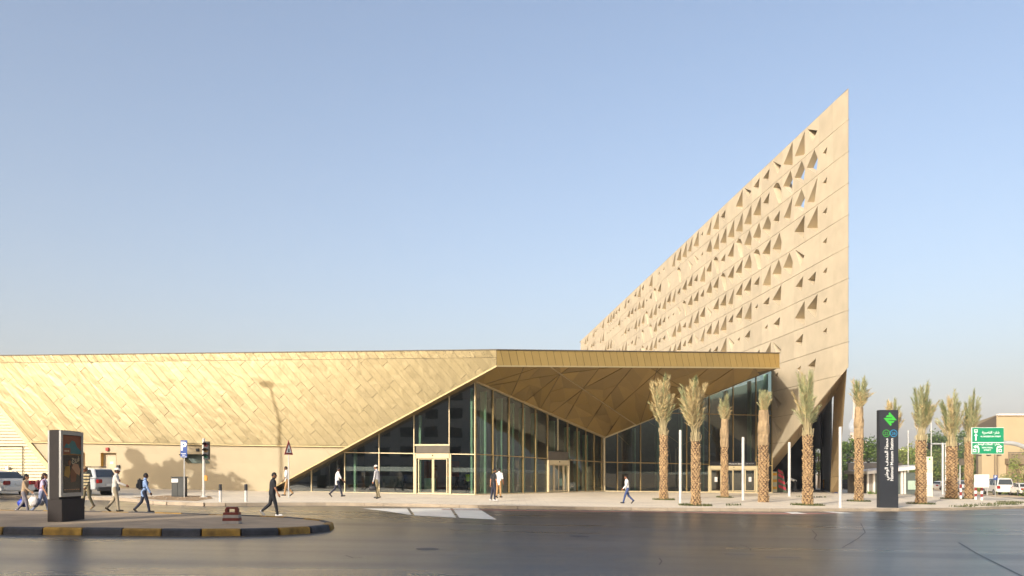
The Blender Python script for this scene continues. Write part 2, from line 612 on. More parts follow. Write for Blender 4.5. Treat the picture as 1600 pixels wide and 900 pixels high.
# bare soil strip with rubble by the lamp posts at the left
grid_sheet("soil_bed", px([(205, 777.5), (262, 774), (328, 775), (333, 779), (308, 783), (252, 781.5)], WALK), WALK + .006, MATS["soil"])
rub = MB()
for i in range(45):
    q = G(R.uniform(222, 326), R.uniform(775.5, 781), WALK)
    s_ = R.uniform(.02, .07)
    rub.box((q.x, q.y, q.z + s_ * .3), (s_ * R.uniform(.8, 2), s_ * R.uniform(.8, 2), s_ * .7), R.uniform(0, 3), .7)
tag(rub.build("rubble", MATS["kerb_concrete"]), "pale rubble scattered over bare soil by the parking sign", "rubble", kind="stuff")

# traffic island with black and yellow kerb stones
IH = .185
front = px([(-120, 833.5), (0, 834.5), (150, 836.2), (300, 837.5), (400, 836.6), (450, 835.2), (490, 832.5), (510, 829.5), (517, 826.5)], 0)
backl = px([(512, 823.3), (490, 820), (440, 816), (340, 812), (200, 808), (0, 804.5), (-120, 803)], 0)
grid_sheet("traffic_island", [(x, y + .12) for x, y in front[:-1]] + backl, IH, MATS["island_paving"])
ik = thing("island_kerb", (front[4][0], front[4][1], gz(*front[4])), "black and yellow painted kerb around the traffic island", "kerb")
pts = [Vector((x, y, 0)) for x, y in front + backl]
kp = along(pts, 1.08)
for i, (a, b) in enumerate(zip(kp, kp[1:])):
    d = (b - a).normalized(); n = Vector((d.y, -d.x, 0))
    q = []
    jog = R.uniform(-.012, .012)
    for p in (a + d * .012, b - d * .012):
        for o_, h in ((.16, -.1), (.12, IH - .03 + jog), (.08, IH + .02 + jog), (-.14, IH + .02 + jog), (-.14, -.1)):
            w = p + n * o_
            q.append((w.x, w.y, gz(w.x, w.y) + h))
    fs = [(0, 1, 2, 3, 4), (9, 8, 7, 6, 5)] + [(k, 5 + k, 5 + (k + 1) % 5, (k + 1) % 5) for k in range(5)]
    MB().add(q, fs).build("kerb_stone", MATS["kerb_yellow" if i % 2 else "kerb_black"], ik, bevel=.012)

# ================================================================ the station
def gold_sheet(name, col, metal, rough, wave=.5, rnd=.05, perf=False):
    m = M(name, col, rough, metal, vary=.05, vscale=.6, rnd=rnd)
    nt = m.node_tree; L = nt.links.new; b = nt.nodes["Principled BSDF"]
    tc = nt.nodes.new("ShaderNodeTexCoord")
    m0 = nt.nodes.new("ShaderNodeMapping"); m0.inputs["Rotation"].default_value = (0, math.radians(-48), 0)
    mp = nt.nodes.new("ShaderNodeMapping"); mp.inputs["Scale"].default_value = (.5, 1, 1.15); L(m0.outputs[0], mp.inputs[0])
    n = nt.nodes.new("ShaderNodeTexNoise"); n.inputs["Scale"].default_value = 2.1; n.inputs["Detail"].default_value = 1.5; n.inputs["Distortion"].default_value = .4
    L(tc.outputs["Object"], m0.inputs[0]); L(mp.outputs[0], n.inputs["Vector"])
    bp = nt.nodes.new("ShaderNodeBump"); bp.inputs["Strength"].default_value = wave; bp.inputs["Distance"].default_value = .12
    L(n.outputs[0], bp.inputs["Height"]); L(bp.outputs[0], b.inputs["Normal"])
    if perf:
        src = b.inputs["Base Color"].links[0].from_socket
        vo = nt.nodes.new("ShaderNodeTexVoronoi"); vo.inputs["Scale"].default_value = 7.0
        L(tc.outputs["Object"], vo.inputs["Vector"])
        r = nt.nodes.new("ShaderNodeMapRange"); r.inputs[1].default_value = .16; r.inputs[2].default_value = .24; r.inputs[3].default_value = .3; r.inputs[4].default_value = 1
        L(vo.outputs[0], r.inputs[0])
        ml = nt.nodes.new("ShaderNodeMix"); ml.data_type = 'RGBA'; ml.blend_type = 'MULTIPLY'; ml.inputs[0].default_value = 1
        L(src, ml.inputs[6]); L(r.outputs[0], ml.inputs[7]); L(ml.outputs[2], b.inputs["Base Color"])
    return m


gold_sheet("gold_panel", (.228, .180, .086), .34, .40, .22, .05)
gold_sheet("gold_perforated", (.232, .182, .086), .34, .40, .3, .07, True)
gold_sheet("fascia_gold", (.44, .30, .10), .55, .42, .12, .05)
M("soffit_gold", (.29, .19, .05), .42, .35, vary=.06, vscale=.7, rnd=.20)
M("joint_dark", (.10, .075, .035), .7)
M("trim_gold", (.48, .38, .20), .35, .5, vary=.05)
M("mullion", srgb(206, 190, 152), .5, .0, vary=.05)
M("mullion_shaded", srgb(160, 138, 92), .4, .2, vary=.05)  # darker mullion copy: shade painted in for the entry and side glazing
M("beige_panel", (.405, .33, .207), .6, vary=.04, vscale=1, rnd=.02)
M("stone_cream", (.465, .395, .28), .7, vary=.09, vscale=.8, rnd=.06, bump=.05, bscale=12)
M("stone_joint", srgb(100, 84, 60), .8)
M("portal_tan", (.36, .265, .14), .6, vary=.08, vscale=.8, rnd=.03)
M("dark_interior", (.018, .02, .022), .7)
M("interior_floor", (.36, .37, .34), .35)
M("interior_wall", (.16, .21, .19), .6)
M("fin_green", (.55, .75, .52), .5)
M("louvre_cream", (.58, .51, .34), .5, .15, vary=.05)
M("grille_grey", srgb(92, 84, 72), .6)
M("roof_membrane", srgb(120, 116, 110), .8)
GL1 = glass_mat("glass_front", (.52, .62, .58), 1.3, .12)
GL2 = glass_mat("glass_entry", (.55, .68, .62), .25, .35)

station = thing("station_building", P(742, 773, 59), "low gold metal-clad metro station with a folded canopy and glazed entrance", "station")
station.location.z = gz(station.location.x, 59) + WALK

FA = P(776, 547, 57.5)                       # front roof corner
FB = P(0, 556, 60.3)
FPL = Plane(FB, FA)                          # the gold facade; u = 0 at the left picture edge
hit = FPL.hit
UL = -2.4                                    # the facade goes on beyond the picture
uA, zA = hit(776, 547)
zL = hit(0, 556)[1]
band = lambda u: hit(75, 690)[1] + (u - hit(75, 690)[0]) * (hit(540, 697)[1] - hit(75, 690)[1]) / (hit(540, 697)[0] - hit(75, 690)[0])
tip = hit(413, 768.6)                        # where the diagonal meets the ground
cor = hit(776, 572)
diag = lambda u: tip[1] + (u - tip[0]) * (cor[1] - tip[1]) / (cor[0] - tip[0])
lv0, lv1 = hit(0, 637.5), hit(76, 730)       # diagonal of the louvred corner
ld = (lv1[1] - lv0[1]) / (lv1[0] - lv0[0])
lvz = lambda u: lv0[1] + (u - lv0[0]) * ld
# where band meets the two diagonals
uu = np.linspace(UL, uA, 4000)
ub = uu[np.argmin([abs(diag(u) - band(u)) for u in uu])]
ul = uu[np.argmin([abs(lvz(u) - band(u)) for u in uu])]
win_gold = [(UL, lvz(UL)), (ul, band(ul)), (ub, band(ub)), (uA, cor[1]), (uA, zA), (UL, zA + (UL - uA) * (zA - zL) / (uA - 0))]
win_gold[0] = (UL, min(lvz(UL), win_gold[5][1] - .3))
topz = lambda u: zA + (u - uA) * (zA - zL) / uA
PERF = .52

facade = child_empty("facade", station)


def plate(name, plane, poly, depth, lap, mat, parent, tilt=0.0, ax=None, gap=.012):
    """a thin metal plate in a vertical plane: lap tilts it across its width, tilt adds a random lean"""
    poly = shrink(poly, gap)
    if len(poly) < 3 or abs(area(poly)) < .01: return
    cx = sum(p[0] for p in poly) / len(poly); cy = sum(p[1] for p in poly) / len(poly)
    tx, ty = R.uniform(-tilt, tilt), R.uniform(-tilt, tilt)
    fr = []; bk = []
    for u, v in poly:
        o = depth + (u - cx) * tx + (v - cy) * ty
        if ax: o += ((u - cx) * ax[0] + (v - cy) * ax[1]) * lap
        fr.append(plane.at(u, v, max(o, .006))); bk.append(plane.at(u, v, -.01))
    n = len(poly)
    MB().add(fr + bk, [list(range(n))] + [(i, n + i, n + (i + 1) % n, (i + 1) % n) for i in range(n)]).build(name, mat, parent)


# backing sheet, then diagonal strips of plates
def sheet(name, plane, poly, out, mat, parent):
    vs = [plane.at(u, v, out) for u, v in poly]
    return MB().add(vs, geometry.tessellate_polygon([vs])).build(name, mat, parent)


sheet("backing", FPL, win_gold, -.015, M("joint_gold", (.18, .14, .066), .6), facade)
ang = math.radians(48)
du, dv = math.cos(ang), -math.sin(ang)       # strips run down to the right
nu, nv = math.sin(ang), math.cos(ang)
SW = .50
low_win = [(a, b) if i < 4 else (a, b - PERF) for i, (a, b) in enumerate(win_gold)]
org = (UL, zA)
k0 = -14
for k in range(k0, 95):
    c0 = (org[0] + nu * SW * k, org[1] + nv * SW * k)
    t = -20 + R.uniform(0, 3)
    while t < 40:
        L_ = R.choice([2.6, 3.4, 4.4, 5.4])
        q = [(c0[0] + du * t, c0[1] + dv * t), (c0[0] + du * (t + L_), c0[1] + dv * (t + L_)),
             (c0[0] + du * (t + L_) + nu * SW, c0[1] + dv * (t + L_) + nv * SW), (c0[0] + du * t + nu * SW, c0[1] + dv * t + nv * SW)]
        t += L_
        q = clip_to(ccw(q), low_win)
        if len(q) >= 3 and abs(area(q)) > .04 and max(p[0] for p in q) > -1.0:
            plate("panel", FPL, q, .022, R.uniform(.02, .065), MATS["gold_panel"], facade, .010, (-nu, -nv))
# the perforated top row
for k in range(int((uA - UL) / .62) + 3):
    u0 = UL + k * .62
    q = [(u0 - .3, 0), (u0 + .32, 0), (u0 + .32 + .5, 20), (u0 + .5 - .3, 20)]
    q = [(u0, topz(u0) - PERF - .1), (u0 + .62, topz(u0) - PERF - .1), (u0 + .62 - .6, topz(u0) + .2), (u0 - .6, topz(u0) + .2)]
    rowwin = [(UL, topz(UL) - PERF), (uA, topz(uA) - PERF), (uA, topz(uA)), (UL, topz(UL))]
    q = clip_to(ccw(q), rowwin)
    q = clip_to(q, win_gold) if len(q) >= 3 else q
    if len(q) >= 3 and max(p[0] for p in q) > -.5:
        plate("perforated_panel", FPL, q, .028, 0, MATS["gold_perforated"], facade, .01)
# roof edge trim and roof deck
MB().bar(FPL.at(UL, topz(UL) + .03, -.1), FPL.at(uA, topz(uA) + .03, -.1), .34, .06).build("roof_trim", MATS["grille_grey"], station)

# fascia of the canopy
FC = P(1218, 552, 69)
XPL = Plane(FA, FC)
f_tl, f_bl = XPL.hit(776, 547), XPL.hit(776, 572)
f_tr, f_br = XPL.hit(1218, 552), XPL.hit(1218, 575)
fwin = [(0, f_bl[1]), (f_br[0], f_br[1]), (f_tr[0], f_tr[1]), (0, f_tl[1])]
fascia = child_empty("fascia", station)
sheet("backing", XPL, fwin, -.012, MATS["joint_dark"], fascia)
w = f_tr[0]
for k in range(-2, 46):
    # plates lean: their joints run down to the right; widths even along the canopy
    u0 = k * w / 43.0
    u1 = u0 + w / 43.0
    sl = .62
    q = [(u0 + sl, f_bl[1] - .3), (u1 + sl, f_bl[1] - .3), (u1 - .1, f_tr[1] + .3), (u0 - .1, f_tr[1] + .3)]
    q = clip_to(ccw(q), fwin)
    if len(q) >= 3: plate("panel", XPL, q, .02, .03, MATS["fascia_gold"], fascia, .012, (1, 0), .02)
MB().bar(XPL.at(0, f_bl[1], .03), XPL.at(f_br[0], f_br[1], .03), .12, .10).build("edge_trim", MATS["trim_gold"], fascia)
MB().bar(XPL.at(0, f_tl[1] + .03, -.05), XPL.at(f_tr[0], f_tr[1] + .03, -.05), .26, .06).build("roof_trim", MATS["grille_grey"], fascia)

# glazing corner points (pixel, depth)
G1, G2, G3 = (742, 596, 59.0), (944, 684, 74.5), (1207, 577, 80.0)
C1, C2 = (776, 572, 57.5), (1218, 575, 69.0)


def zi(x, tri):
    """depth at pixel x inside a triangle of (x, y, Z): 1/Z is linear over a plane"""
    (x0, y0, a), (x1, y1, b), (x2, y2, c) = tri
    d = (y1 - y2) * (x0 - x2) + (x2 - x1) * (y0 - y2)
    l0 = ((y1 - y2) * (x[0] - x2) + (x2 - x1) * (x[1] - y2)) / d
    l1 = ((y2 - y0) * (x[0] - x2) + (x0 - x2) * (x[1] - y2)) / d
    l2 = 1 - l0 - l1
    return (min(l0, l1, l2), 1 / (l0 / a + l1 / b + l2 / c))


def on_line(A, B, x):
    t = (x - A[0]) / (B[0] - A[0])
    y = A[1] + (B[1] - A[1]) * t
    return (x, y, 1 / ((1 - t) / A[2] + t / B[2]))


F1 = on_line(C1, C2, 860)
F2 = on_line(G2, G3, 994)
TRI = [(C1, F1, G1), (F1, F2, G1), (F2, G2, G1), (F1, C2, F2), (C2, G3, F2)]


def on_soffit(x, y):
    best = max((zi((x, y), t) for t in TRI), key=lambda q: q[0])
    return P(x, y, best[1])


soffit = child_empty("soffit", station)
Lc = [C1[:2], F1[:2], F2[:2], G2[:2], G1[:2]]
Rc = [F1[:2], C2[:2], G3[:2], F2[:2]]
fold = lambda x: (x, F1[1] + (x - F1[0]) * (F2[1] - F1[1]) / (F2[0] - F1[0]))
N1, N2, N3, N4 = fold(876), fold(911), fold(942), fold(970)
cutsL = [(N1, (765, 602)), (N1, (821, 627)), (N1, (845, 637)), (N2, (885, 652)), (N2, (868, 640)), (N3, (917, 668)), (N4, (946, 683)), ((819, 572), (799, 617)), ((846, 572), (790, 590))]
M1 = (1025, 582)
cutsR = [(N1, (973, 571)), (N1, (893, 571)), (N2, (939, 571)), (N2, (978, 571)), (N3, (990, 571)), (M1, (960, 640)), (M1, (1000, 663)), ((1011, 571), (1070, 608)), ((1070, 608), (1112, 618)),
         ((1110, 572), (1020, 650)), ((1176, 572), (1186, 584)), ((1150, 572), (1060, 634))]


def split(cells, cuts, lo):
    for a, b in cuts:
        out = []
        for c in cells:
            p, q = clip(c, a, b), clip(c, b, a)
            mx, my = (a[0] + b[0]) / 2, (a[1] + b[1]) / 2
            # the cut only acts on cells near the drawn joint
            near = any(min(v[0] for v in c) - 3 <= a[0] + (b[0] - a[0]) * t <= max(v[0] for v in c) + 3 and min(v[1] for v in c) - 3 <= a[1] + (b[1] - a[1]) * t <= max(v[1] for v in c) + 3 for t in (.1, .3, .5, .7, .9))
            if near and len(p) >= 3 and len(q) >= 3 and abs(area(p)) > lo and abs(area(q)) > lo:
                out += [p, q]
            else:
                out.append(c)
        cells = out
    return cells


cells = split([ccw(Lc)], cutsL, 12) + split([ccw(Rc)], cutsR, 12)
fine = []
cells = [q for q in (shrink(c, .42) for c in cells) if len(q) >= 3]
for c in cells:                               # each bay is made of several plates of slightly different tone
    n = 1 + int(abs(area(c)) / 420)
    todo = [c]
    for _ in range(n):
        todo.sort(key=lambda q: -abs(area(q)))
        q = todo.pop(0)
        e = max(range(len(q)), key=lambda i: math.dist(q[i], q[(i + 1) % len(q)]))
        m = tuple((q[e][j] + q[(e + 1) % len(q)][j]) / 2 for j in (0, 1))
        o = q[(e + 1 + len(q) // 2) % len(q)]
        a_, b_ = clip(q, m, o), clip(q, o, m)
        todo += [z for z in (a_, b_) if len(z) >= 3]
    fine += [(z, c) for z in todo]
for z, c in fine:
    z = shrink(z, .05)
    if len(z) < 3: continue
    vs = [on_soffit(*p) for p in z]
    cc = sum(vs, Vector()) / len(vs)
    tx, ty = R.uniform(-.012, .012), R.uniform(-.012, .012)
    dn = [v + Vector((0, 0, -.03 + (v.x - cc.x) * tx + (v.y - cc.y) * ty)) for v in vs]
    n = len(vs)
    MB().add(dn + vs, [list(range(n))[::-1]] + [(i, (i + 1) % n, n + (i + 1) % n, n + i) for i in range(n)]).build("panel", MATS["soffit_gold"], soffit)
for i, t in enumerate(TRI):
    vs = [P(*q) + Vector((0, 0, .02)) for q in t]
    MB().add(vs, [(0, 1, 2)]).build("backing", MATS["joint_dark"], soffit)
MB().bar(P(*F1) - Vector((0, 0, .04)), P(*F2) - Vector((0, 0, .04)), .10, .05).build("fold_strip", MATS["trim_gold"], soffit)
# underside of the facade's diagonal edge back to the glass
def deep(poly, off):
    return [p + off for p in poly]


GW = Plane((P(*G1).x - FPL.d.x * 30, P(*G1).y - FPL.d.y * 30), (P(*G1).x, P(*G1).y))
rec = (FPL.at(0, 0) - GW.at(0, 0)).dot(FPL.n)
e0, e1 = FPL.at(tip[0] - .6, tip[1] - .35, .0), FPL.at(*cor)
bk = -FPL.n * (rec + .05)
MB().add([e0, e1, e1 + bk + Vector((0, 0, -.1)), e0 + bk], [(0, 1, 2, 3)]).build("edge_soffit", MATS["soffit_gold"], station)
MB().bar(e0 + FPL.n * .03, e1 + FPL.n * .03, .08, .10).build("edge_trim", MATS["trim_gold"], station)

# beige lower wall with leaning joints, two doors, a slanted niche
base = lambda u: gz(FPL.at(u, 0).x, FPL.at(u, 0).y) + WALK - .05
win_b = [(UL, base(UL)), (tip[0] - .3, base(tip[0])), (ub, band(ub)), (ul, band(ul)), (UL, band(UL))]
lv_poly = [(UL, base(UL) - 1), (lv0[0] + (base(0) - 1 - lv0[1]) / ld, base(0) - 1), (ul, band(ul)), (UL, band(UL) + .0)]
win_b = [(lv0[0] + (base(0) - lv0[1]) / ld, base(0)), (tip[0] + .12, base(tip[0])), (ub, band(ub)), (ul, band(ul))]


def qrect(x0, y0, x1, y1):
    return [hit(x0, y1), hit(x1, y1), hit(x1, y0), hit(x0, y0)]


d1 = [(hit(124, 0)[0], base(hit(124, 0)[0]) - .2), (hit(131, 0)[0], base(hit(131, 0)[0]) - .2), hit(131, 707), hit(124, 707)]
d2 = [(hit(156, 0)[0], base(hit(156, 0)[0]) - .2), (hit(180, 0)[0], base(hit(180, 0)[0]) - .2), hit(180, 707.5), hit(156, 707.5)]
nich = [hit(292, 724), hit(328, 724), hit(315, 709.5), hit(278, 709.5)]
wall = child_empty("lower_wall", station)
ang2 = math.radians(50)
a2, b2 = math.cos(ang2), -math.sin(ang2)
for k in range(-6, 26):
    u0 = UL + k * 2.05 + 2
    q = [(u0 + a2 * -20, 6 + b2 * -20), (u0 + a2 * 20, 6 + b2 * 20), (u0 + 2.05 + a2 * 20, 6 + b2 * 20), (u0 + 2.05 + a2 * -20, 6 + b2 * -20)]
    q = clip_to(ccw(q), win_b)
    if len(q) < 3: continue
    parts = [q]
    for h in (d1, d2, nich):
        parts = [z for p in parts for z in subtract(p, h)]
    for z in parts:
        fr = [FPL.at(u, v, -.12) for u, v in z]
        bkv = [FPL.at(u, v, -.16) for u, v in z]
        z = shrink(z, .012) if len(parts) == 1 else z
        fr = [FPL.at(u, v, -.12) for u, v in z]; n = len(fr)
        MB().add(fr + [FPL.at(u, v, -.18) for u, v in z], [list(range(n))] + [(i, n + i, n + (i + 1) % n, (i + 1) % n) for i in range(n)]).build("panel", MATS["beige_panel"], wall)
back_parts = [win_b]
for h in (d1, d2, nich):
    back_parts = [z for p in back_parts for z in subtract(p, h)]
for z in back_parts: sheet("backing", FPL, z, -.17, MATS["stone_joint"], wall)
MB().bar(FPL.at(ul, band(ul) - .05, -.03), FPL.at(ub, band(ub) - .05, -.03), .18, .07).build("band_trim", MATS["trim_gold"], station)
M("door_cream", (.46, .39, .27), .5, vary=.03)
M("jamb_lit", srgb(200, 160, 70), .5)  # yellow light on the door reveals, painted into the jamb colour
M("red_plastic", srgb(150, 40, 32), .4)
M("black_plastic", (.02, .02, .022), .45)
M("white_paint", srgb(225, 222, 214), .45, vary=.04)
for h, mat in ((d1, "door_cream"), (d2, "door_cream")):
    dr = child_empty("service_door", station)
    sheet("door_leaf", FPL, h, -.46, MATS[mat], dr)
    n = 4
    fr = [FPL.at(u, v, -.10) for u, v in h]; b_ = [FPL.at(u, v, -.46) for u, v in h]
    MB().add(fr + b_, [(i, (i + 1) % n, n + (i + 1) % n, n + i) for i in range(n)]).build("jamb", MATS["jamb_lit"], dr)
    MB().box(FPL.at(h[1][0] - .12, base(h[0][0]) + 1.05, -.43), (.05, .06, .12)).build("handle", MATS["black_plastic"], dr)
q = [FPL.at(u, v, -.8) for u, v in nich]; fr = [FPL.at(u, v, -.10) for u, v in nich]
nc = child_empty("niche", station)
MB().add(q, [(0, 1, 2, 3)]).build("niche_back", MATS["interior_wall"], nc)
MB().add(fr + q, [(i, (i + 1) % 4, 4 + (i + 1) % 4, 4 + i) for i in range(4)]).build("niche_frame", MATS["trim_gold"], nc)
for x, y, s_, m_ in ((167, 702, .22, "red_plastic"), (308, 703, .2, "black_plastic"), (184, 729, .2, "black_plastic"), (10.5, 731, .22, "white_paint")):
    u, v = hit(x, y)
    MB().box(FPL.at(u, v, -.06), (s_, .16, s_ * 1.1)).build("wall_box", MATS[m_], station, bevel=.02)
u, v = hit(169, 723)
sheet("door_notice", FPL, [(u - .12, v - .08), (u + .12, v - .08), (u + .12, v + .08), (u - .12, v + .08)], -.455, MATS["white_paint"], station)

# louvred corner at the left
lou = child_empty("louvre_screen", station)
lw = [(UL, base(UL) - .1), (lv0[0] + (base(0) - .1 - lv0[1]) / ld, base(0) - .1), (ul, band(ul)), (UL, lvz(UL))]
sheet("backing", FPL, lw, -.42, MATS["joint_dark"], lou)
z0 = base(1.0) + .02
door_r = hit(33, 697)
nsl = 0
zz = z0
while zz < lvz(-1.5):
    ue = (zz + .11 - lv0[1]) / ld + lv0[0] - .05
    if ue > UL + .2:
        a, b = FPL.at(-2.2, zz, -.2), FPL.at(ue, zz, -.2)
        o = -FPL.n * .14
        MB().add([a, b, b + Vector((0, 0, .195)) + o * .7, a + Vector((0, 0, .195)) + o * .7, a + Vector((0, 0, -.02)), b + Vector((0, 0, -.02)), b + Vector((0, 0, .17)) + o * .7, a + Vector((0, 0, .17)) + o * .7],
                 [(0, 1, 2, 3), (4, 7, 6, 5), (0, 4, 5, 1), (3, 2, 6, 7), (1, 5, 6, 2), (0, 3, 7, 4)]).build("slat", MATS["louvre_cream"], lou)
    zz += .225
MB().bar(FPL.at(UL, lvz(UL), .0), FPL.at(lv1[0] + (base(0) - .1 - lv1[1]) / ld, base(0) - .1, .0), .12, .3).build("edge_trim", MATS["trim_gold"], lou)
MB().bar(FPL.at(door_r[0], door_r[1], -.16), FPL.at(door_r[0], base(1), -.16), .03, .05, FPL.n).build("door_edge", MATS["joint_dark"], lou)
MB().bar(FPL.at(-2.2, door_r[1], -.16), FPL.at(door_r[0], door_r[1], -.16), .05, .03).build("door_edge", MATS["joint_dark"], lou)

# glazed walls -------------------------------------------------------------
W1 = GW
W2 = Plane(P(*G1), P(*G2))
W3 = Plane(P(*G2), P(*G3))


def glazing(name, plane, xs, top, bot, rails, mat, door=None, label=None, skip=()):
    """one glazed wall: panes between mullions, cut by rails; pixel columns xs, top/bot/rails give pixel y at a column"""
    wl_ = child_empty(name, station)
    if label: wl_["label"] = label
    mm = 'mullion' if plane is W1 else 'mullion_shaded'
    for i, (xa, xb) in enumerate(zip(xs, xs[1:])):
        lines = [bot] + [r for r in rails] + [top]
        for j in range(len(lines) - 1):
            lo_, hi_ = lines[j], lines[j + 1]
            q = [(xa, lo_(xa)), (xb, lo_(xb)), (xb, min(hi_(xb), lo_(xb))), (xa, min(hi_(xa), lo_(xa)))]
            if j + 1 < len(lines) - 1 or True:
                # never above the top edge
                q = [(x_, max(y_, top(x_))) for x_, y_ in q]
            if door and (i == door[0]) and j in door[1]: continue
            if abs(area(q)) < 12: continue
            vs = [plane.hit(*p) for p in q]
            vs = [v for k, v in enumerate(vs) if k == 0 or math.dist(v, vs[k - 1]) > .02]
            if len(vs) >= 3: sheet("pane", plane, vs, 0.0, mat, wl_)
    for x in xs:
        a, b = plane.hit(x, bot(x)), plane.hit(x, top(x))
        if b[1] - a[1] > .1:
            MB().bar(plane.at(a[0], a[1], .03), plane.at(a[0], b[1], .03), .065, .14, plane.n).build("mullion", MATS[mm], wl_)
    for r in rails:
        for xa, xb in zip(xs, xs[1:]):
            if r(xa) < top(xa) or r(xb) < top(xb):
                # clipped by the sloping head
                t = [x for x in np.linspace(xa, xb, 30) if r(x) > top(x)]
                if len(t) < 3: continue
                xa, xb = t[0], t[-1]
            a, b = plane.hit(xa, r(xa)), plane.hit(xb, r(xb))
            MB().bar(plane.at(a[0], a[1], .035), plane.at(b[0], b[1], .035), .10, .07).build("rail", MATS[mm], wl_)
    xa, xb = xs[0], xs[-1]
    a, b = plane.hit(xa, top(xa)), plane.hit(xb, top(xb))
    MB().bar(plane.at(*a, .05), plane.at(*b, .05), .16, .16).build("head_frame", MATS["trim_gold"], wl_)
    a, b = plane.hit(xa, bot(xa)), plane.hit(xb, bot(xb))
    MB().bar(plane.at(*a, .05), plane.at(*b, .05), .16, .12).build("sill_frame", MATS["mullion"], wl_)
    return wl_


lin = lambda x0, y0, x1, y1: (lambda x: y0 + (x - x0) * (y1 - y0) / (x1 - x0))
dtop = lin(413, 769.5, 742, 596)
w1b = lin(455, 768.4, 742, 773)
w1 = glazing("front_glazing", W1, [430, 487, 539, 592.5, 647, 702, 742], lambda x: dtop(x), w1b, [lin(540, 707, 742, 710)], GL1, door=(4, (0,)))
w2b = lin(742, 773, 944, 767.5)
w2 = glazing("entry_glazing", W2, [742, 769.4, 794.6, 816.5, 836, 854.6, 886, 901.4, 914.6, 927.5, 939.5, 944], lin(742, 596, 944, 684), w2b, [lin(742, 709.5, 944, 722)], GL2, door=(5, (0,)))
w3b = lin(944, 767.5, 1207, 770)
w3 = glazing("side_glazing", W3, [944, 964.4, 1000.5, 1037, 1072.5, 1107.7, 1145, 1180.7, 1206], lin(944, 684, 1207, 577), w3b, [lin(944, 722, 1207, 727.5), lin(1046, 645.5, 1206, 649.4)], glass_mat("glass_side", (.40, .50, .47), .45, .15))
for (xa, ya, xb, yb) in ((960, 672, 984, 695), (1012, 656, 1068, 696), (1094, 657, 1113, 679), (1048, 702, 1052, 740), (1085, 686, 1060, 700)):
    ua, va = W3.hit(xa, ya); ub2, vb2 = W3.hit(xb, yb)
    MB().bar(W3.at(ua, va, -.25), W3.at(ub2, vb2, -.25), .035, .035).build("bracing_rod", MATS["mullion"], w3)
MB().bar(P(944, 767.5, 74.45), P(944, 684, 74.45), .16, .2).build("corner_post", MATS["mullion"], station)


def entrance(name, plane, x0, x1, yt, yb, leaves, header, label=None, notices=()):
    """sliding doors: frame, glass leaves, header panel"""
    d = child_empty(name, station)
    a, b = plane.hit(x0, yb), plane.hit(x1, yb); t = plane.hit(x0, yt)[1]
    o = .09
    MB().bar(plane.at(a[0], a[1], o), plane.at(a[0], t, o), .16, .22, plane.n).build("door_frame", MATS["mullion"], d)
    MB().bar(plane.at(b[0], b[1], o), plane.at(b[0], t, o), .16, .22, plane.n).build("door_frame", MATS["mullion"], d)
    MB().bar(plane.at(a[0], t - .16, o), plane.at(b[0], t - .16, o), .22, .34).build("door_head", MATS["mullion"], d)
    MB().ball(plane.at((a[0] + b[0]) / 2, t - .12, .23), .05, 8, 5).build("sensor", MATS["black_plastic"], d)
    n = len(leaves) - 1
    for i in range(n):
        u0 = a[0] + (b[0] - a[0]) * leaves[i]; u1 = a[0] + (b[0] - a[0]) * leaves[i + 1]
        zb = a[1] + .03; zt = t - .34
        lf = child_empty("door_leaf", d)
        oo = .06 + .05 * (i % 2)
        for p, q in (((u0 + .05, zb), (u0 + .05, zt)), ((u1 - .05, zb), (u1 - .05, zt))):
            MB().bar(plane.at(*p, oo), plane.at(*q, oo), .07, .06, plane.n).build("stile", MATS["mullion"], lf)
        for z_ in (zb + .05, zt - .03):
            MB().bar(plane.at(u0 + .09, z_, oo), plane.at(u1 - .09, z_, oo), .055, .08).build("crossbar", MATS["mullion"], lf)
        sheet("pane", plane, [(u0 + .08, zb + .08), (u1 - .08, zb + .08), (u1 - .08, zt - .06), (u0 + .08, zt - .06)], oo, GL1, lf)
        if i in notices:
            m_ = (u0 + u1) / 2
            sheet("notice", plane, [(m_ - .16, zt - 1.15), (m_ + .16, zt - 1.15), (m_ + .16, zt - .7), (m_ - .16, zt - .7)], oo + .012, MATS["white_paint"], lf)
    if header:
        hz = plane.hit(x0, header[0])[1]
        MB().prism([plane.at(a[0] + .05, t + .02, .05), plane.at(b[0] - .05, t + .02, .05), plane.at(b[0] - .05, hz, .05), plane.at(a[0] + .05, hz, .05)], plane.n * .07).build("header_panel", MATS[header[1]], d)
    return d


entrance("entrance_door", W1, 649.5, 703.5, 709, 772.3, [.07, .51, .93], (696.5, "grille_grey"))
MB().bar(W1.at(W1.hit(648, 695.5)[0], W1.hit(648, 695.5)[1], .035), W1.at(W1.hit(702, 695.5)[0], W1.hit(648, 695.5)[1], .035), .10, .12).build("rail", MATS["mullion"], w1)
entrance("entrance_door", W2, 854.8, 886.2, 719, 769.0, [.05, .28, .52, .76, .95], (705, "grille_grey"))
MB().bar(W2.at(W2.hit(871, 704)[0], W2.hit(871, 704)[1], .03), W2.at(W2.hit(871, 652)[0], W2.hit(871, 652)[1], .03), .07, .1, W2.n).build("mullion", MATS["mullion"], w2)
M("header_black", (.02, .021, .024), .4)
e3 = entrance("entrance_door", W3, 1107.7, 1180.7, 728, 768.8, [.03, .25, .5, .75, .97], (721, "header_black"), notices=(0, 3))
hp = W3.hit(1143, 724.5)
lettering("header_lettering", "National Museum Station", MATS["white_paint"], e3, W3.at(hp[0], hp[1], .125), W3.d, (0, 0, 1), width=2.6, height=.14)
lettering("header_lettering", arabic("محطة المتحف الوطني"), MATS["white_paint"], e3, W3.at(hp[0] + 1.9, hp[1], .125), W3.d, (0, 0, 1), width=.9)

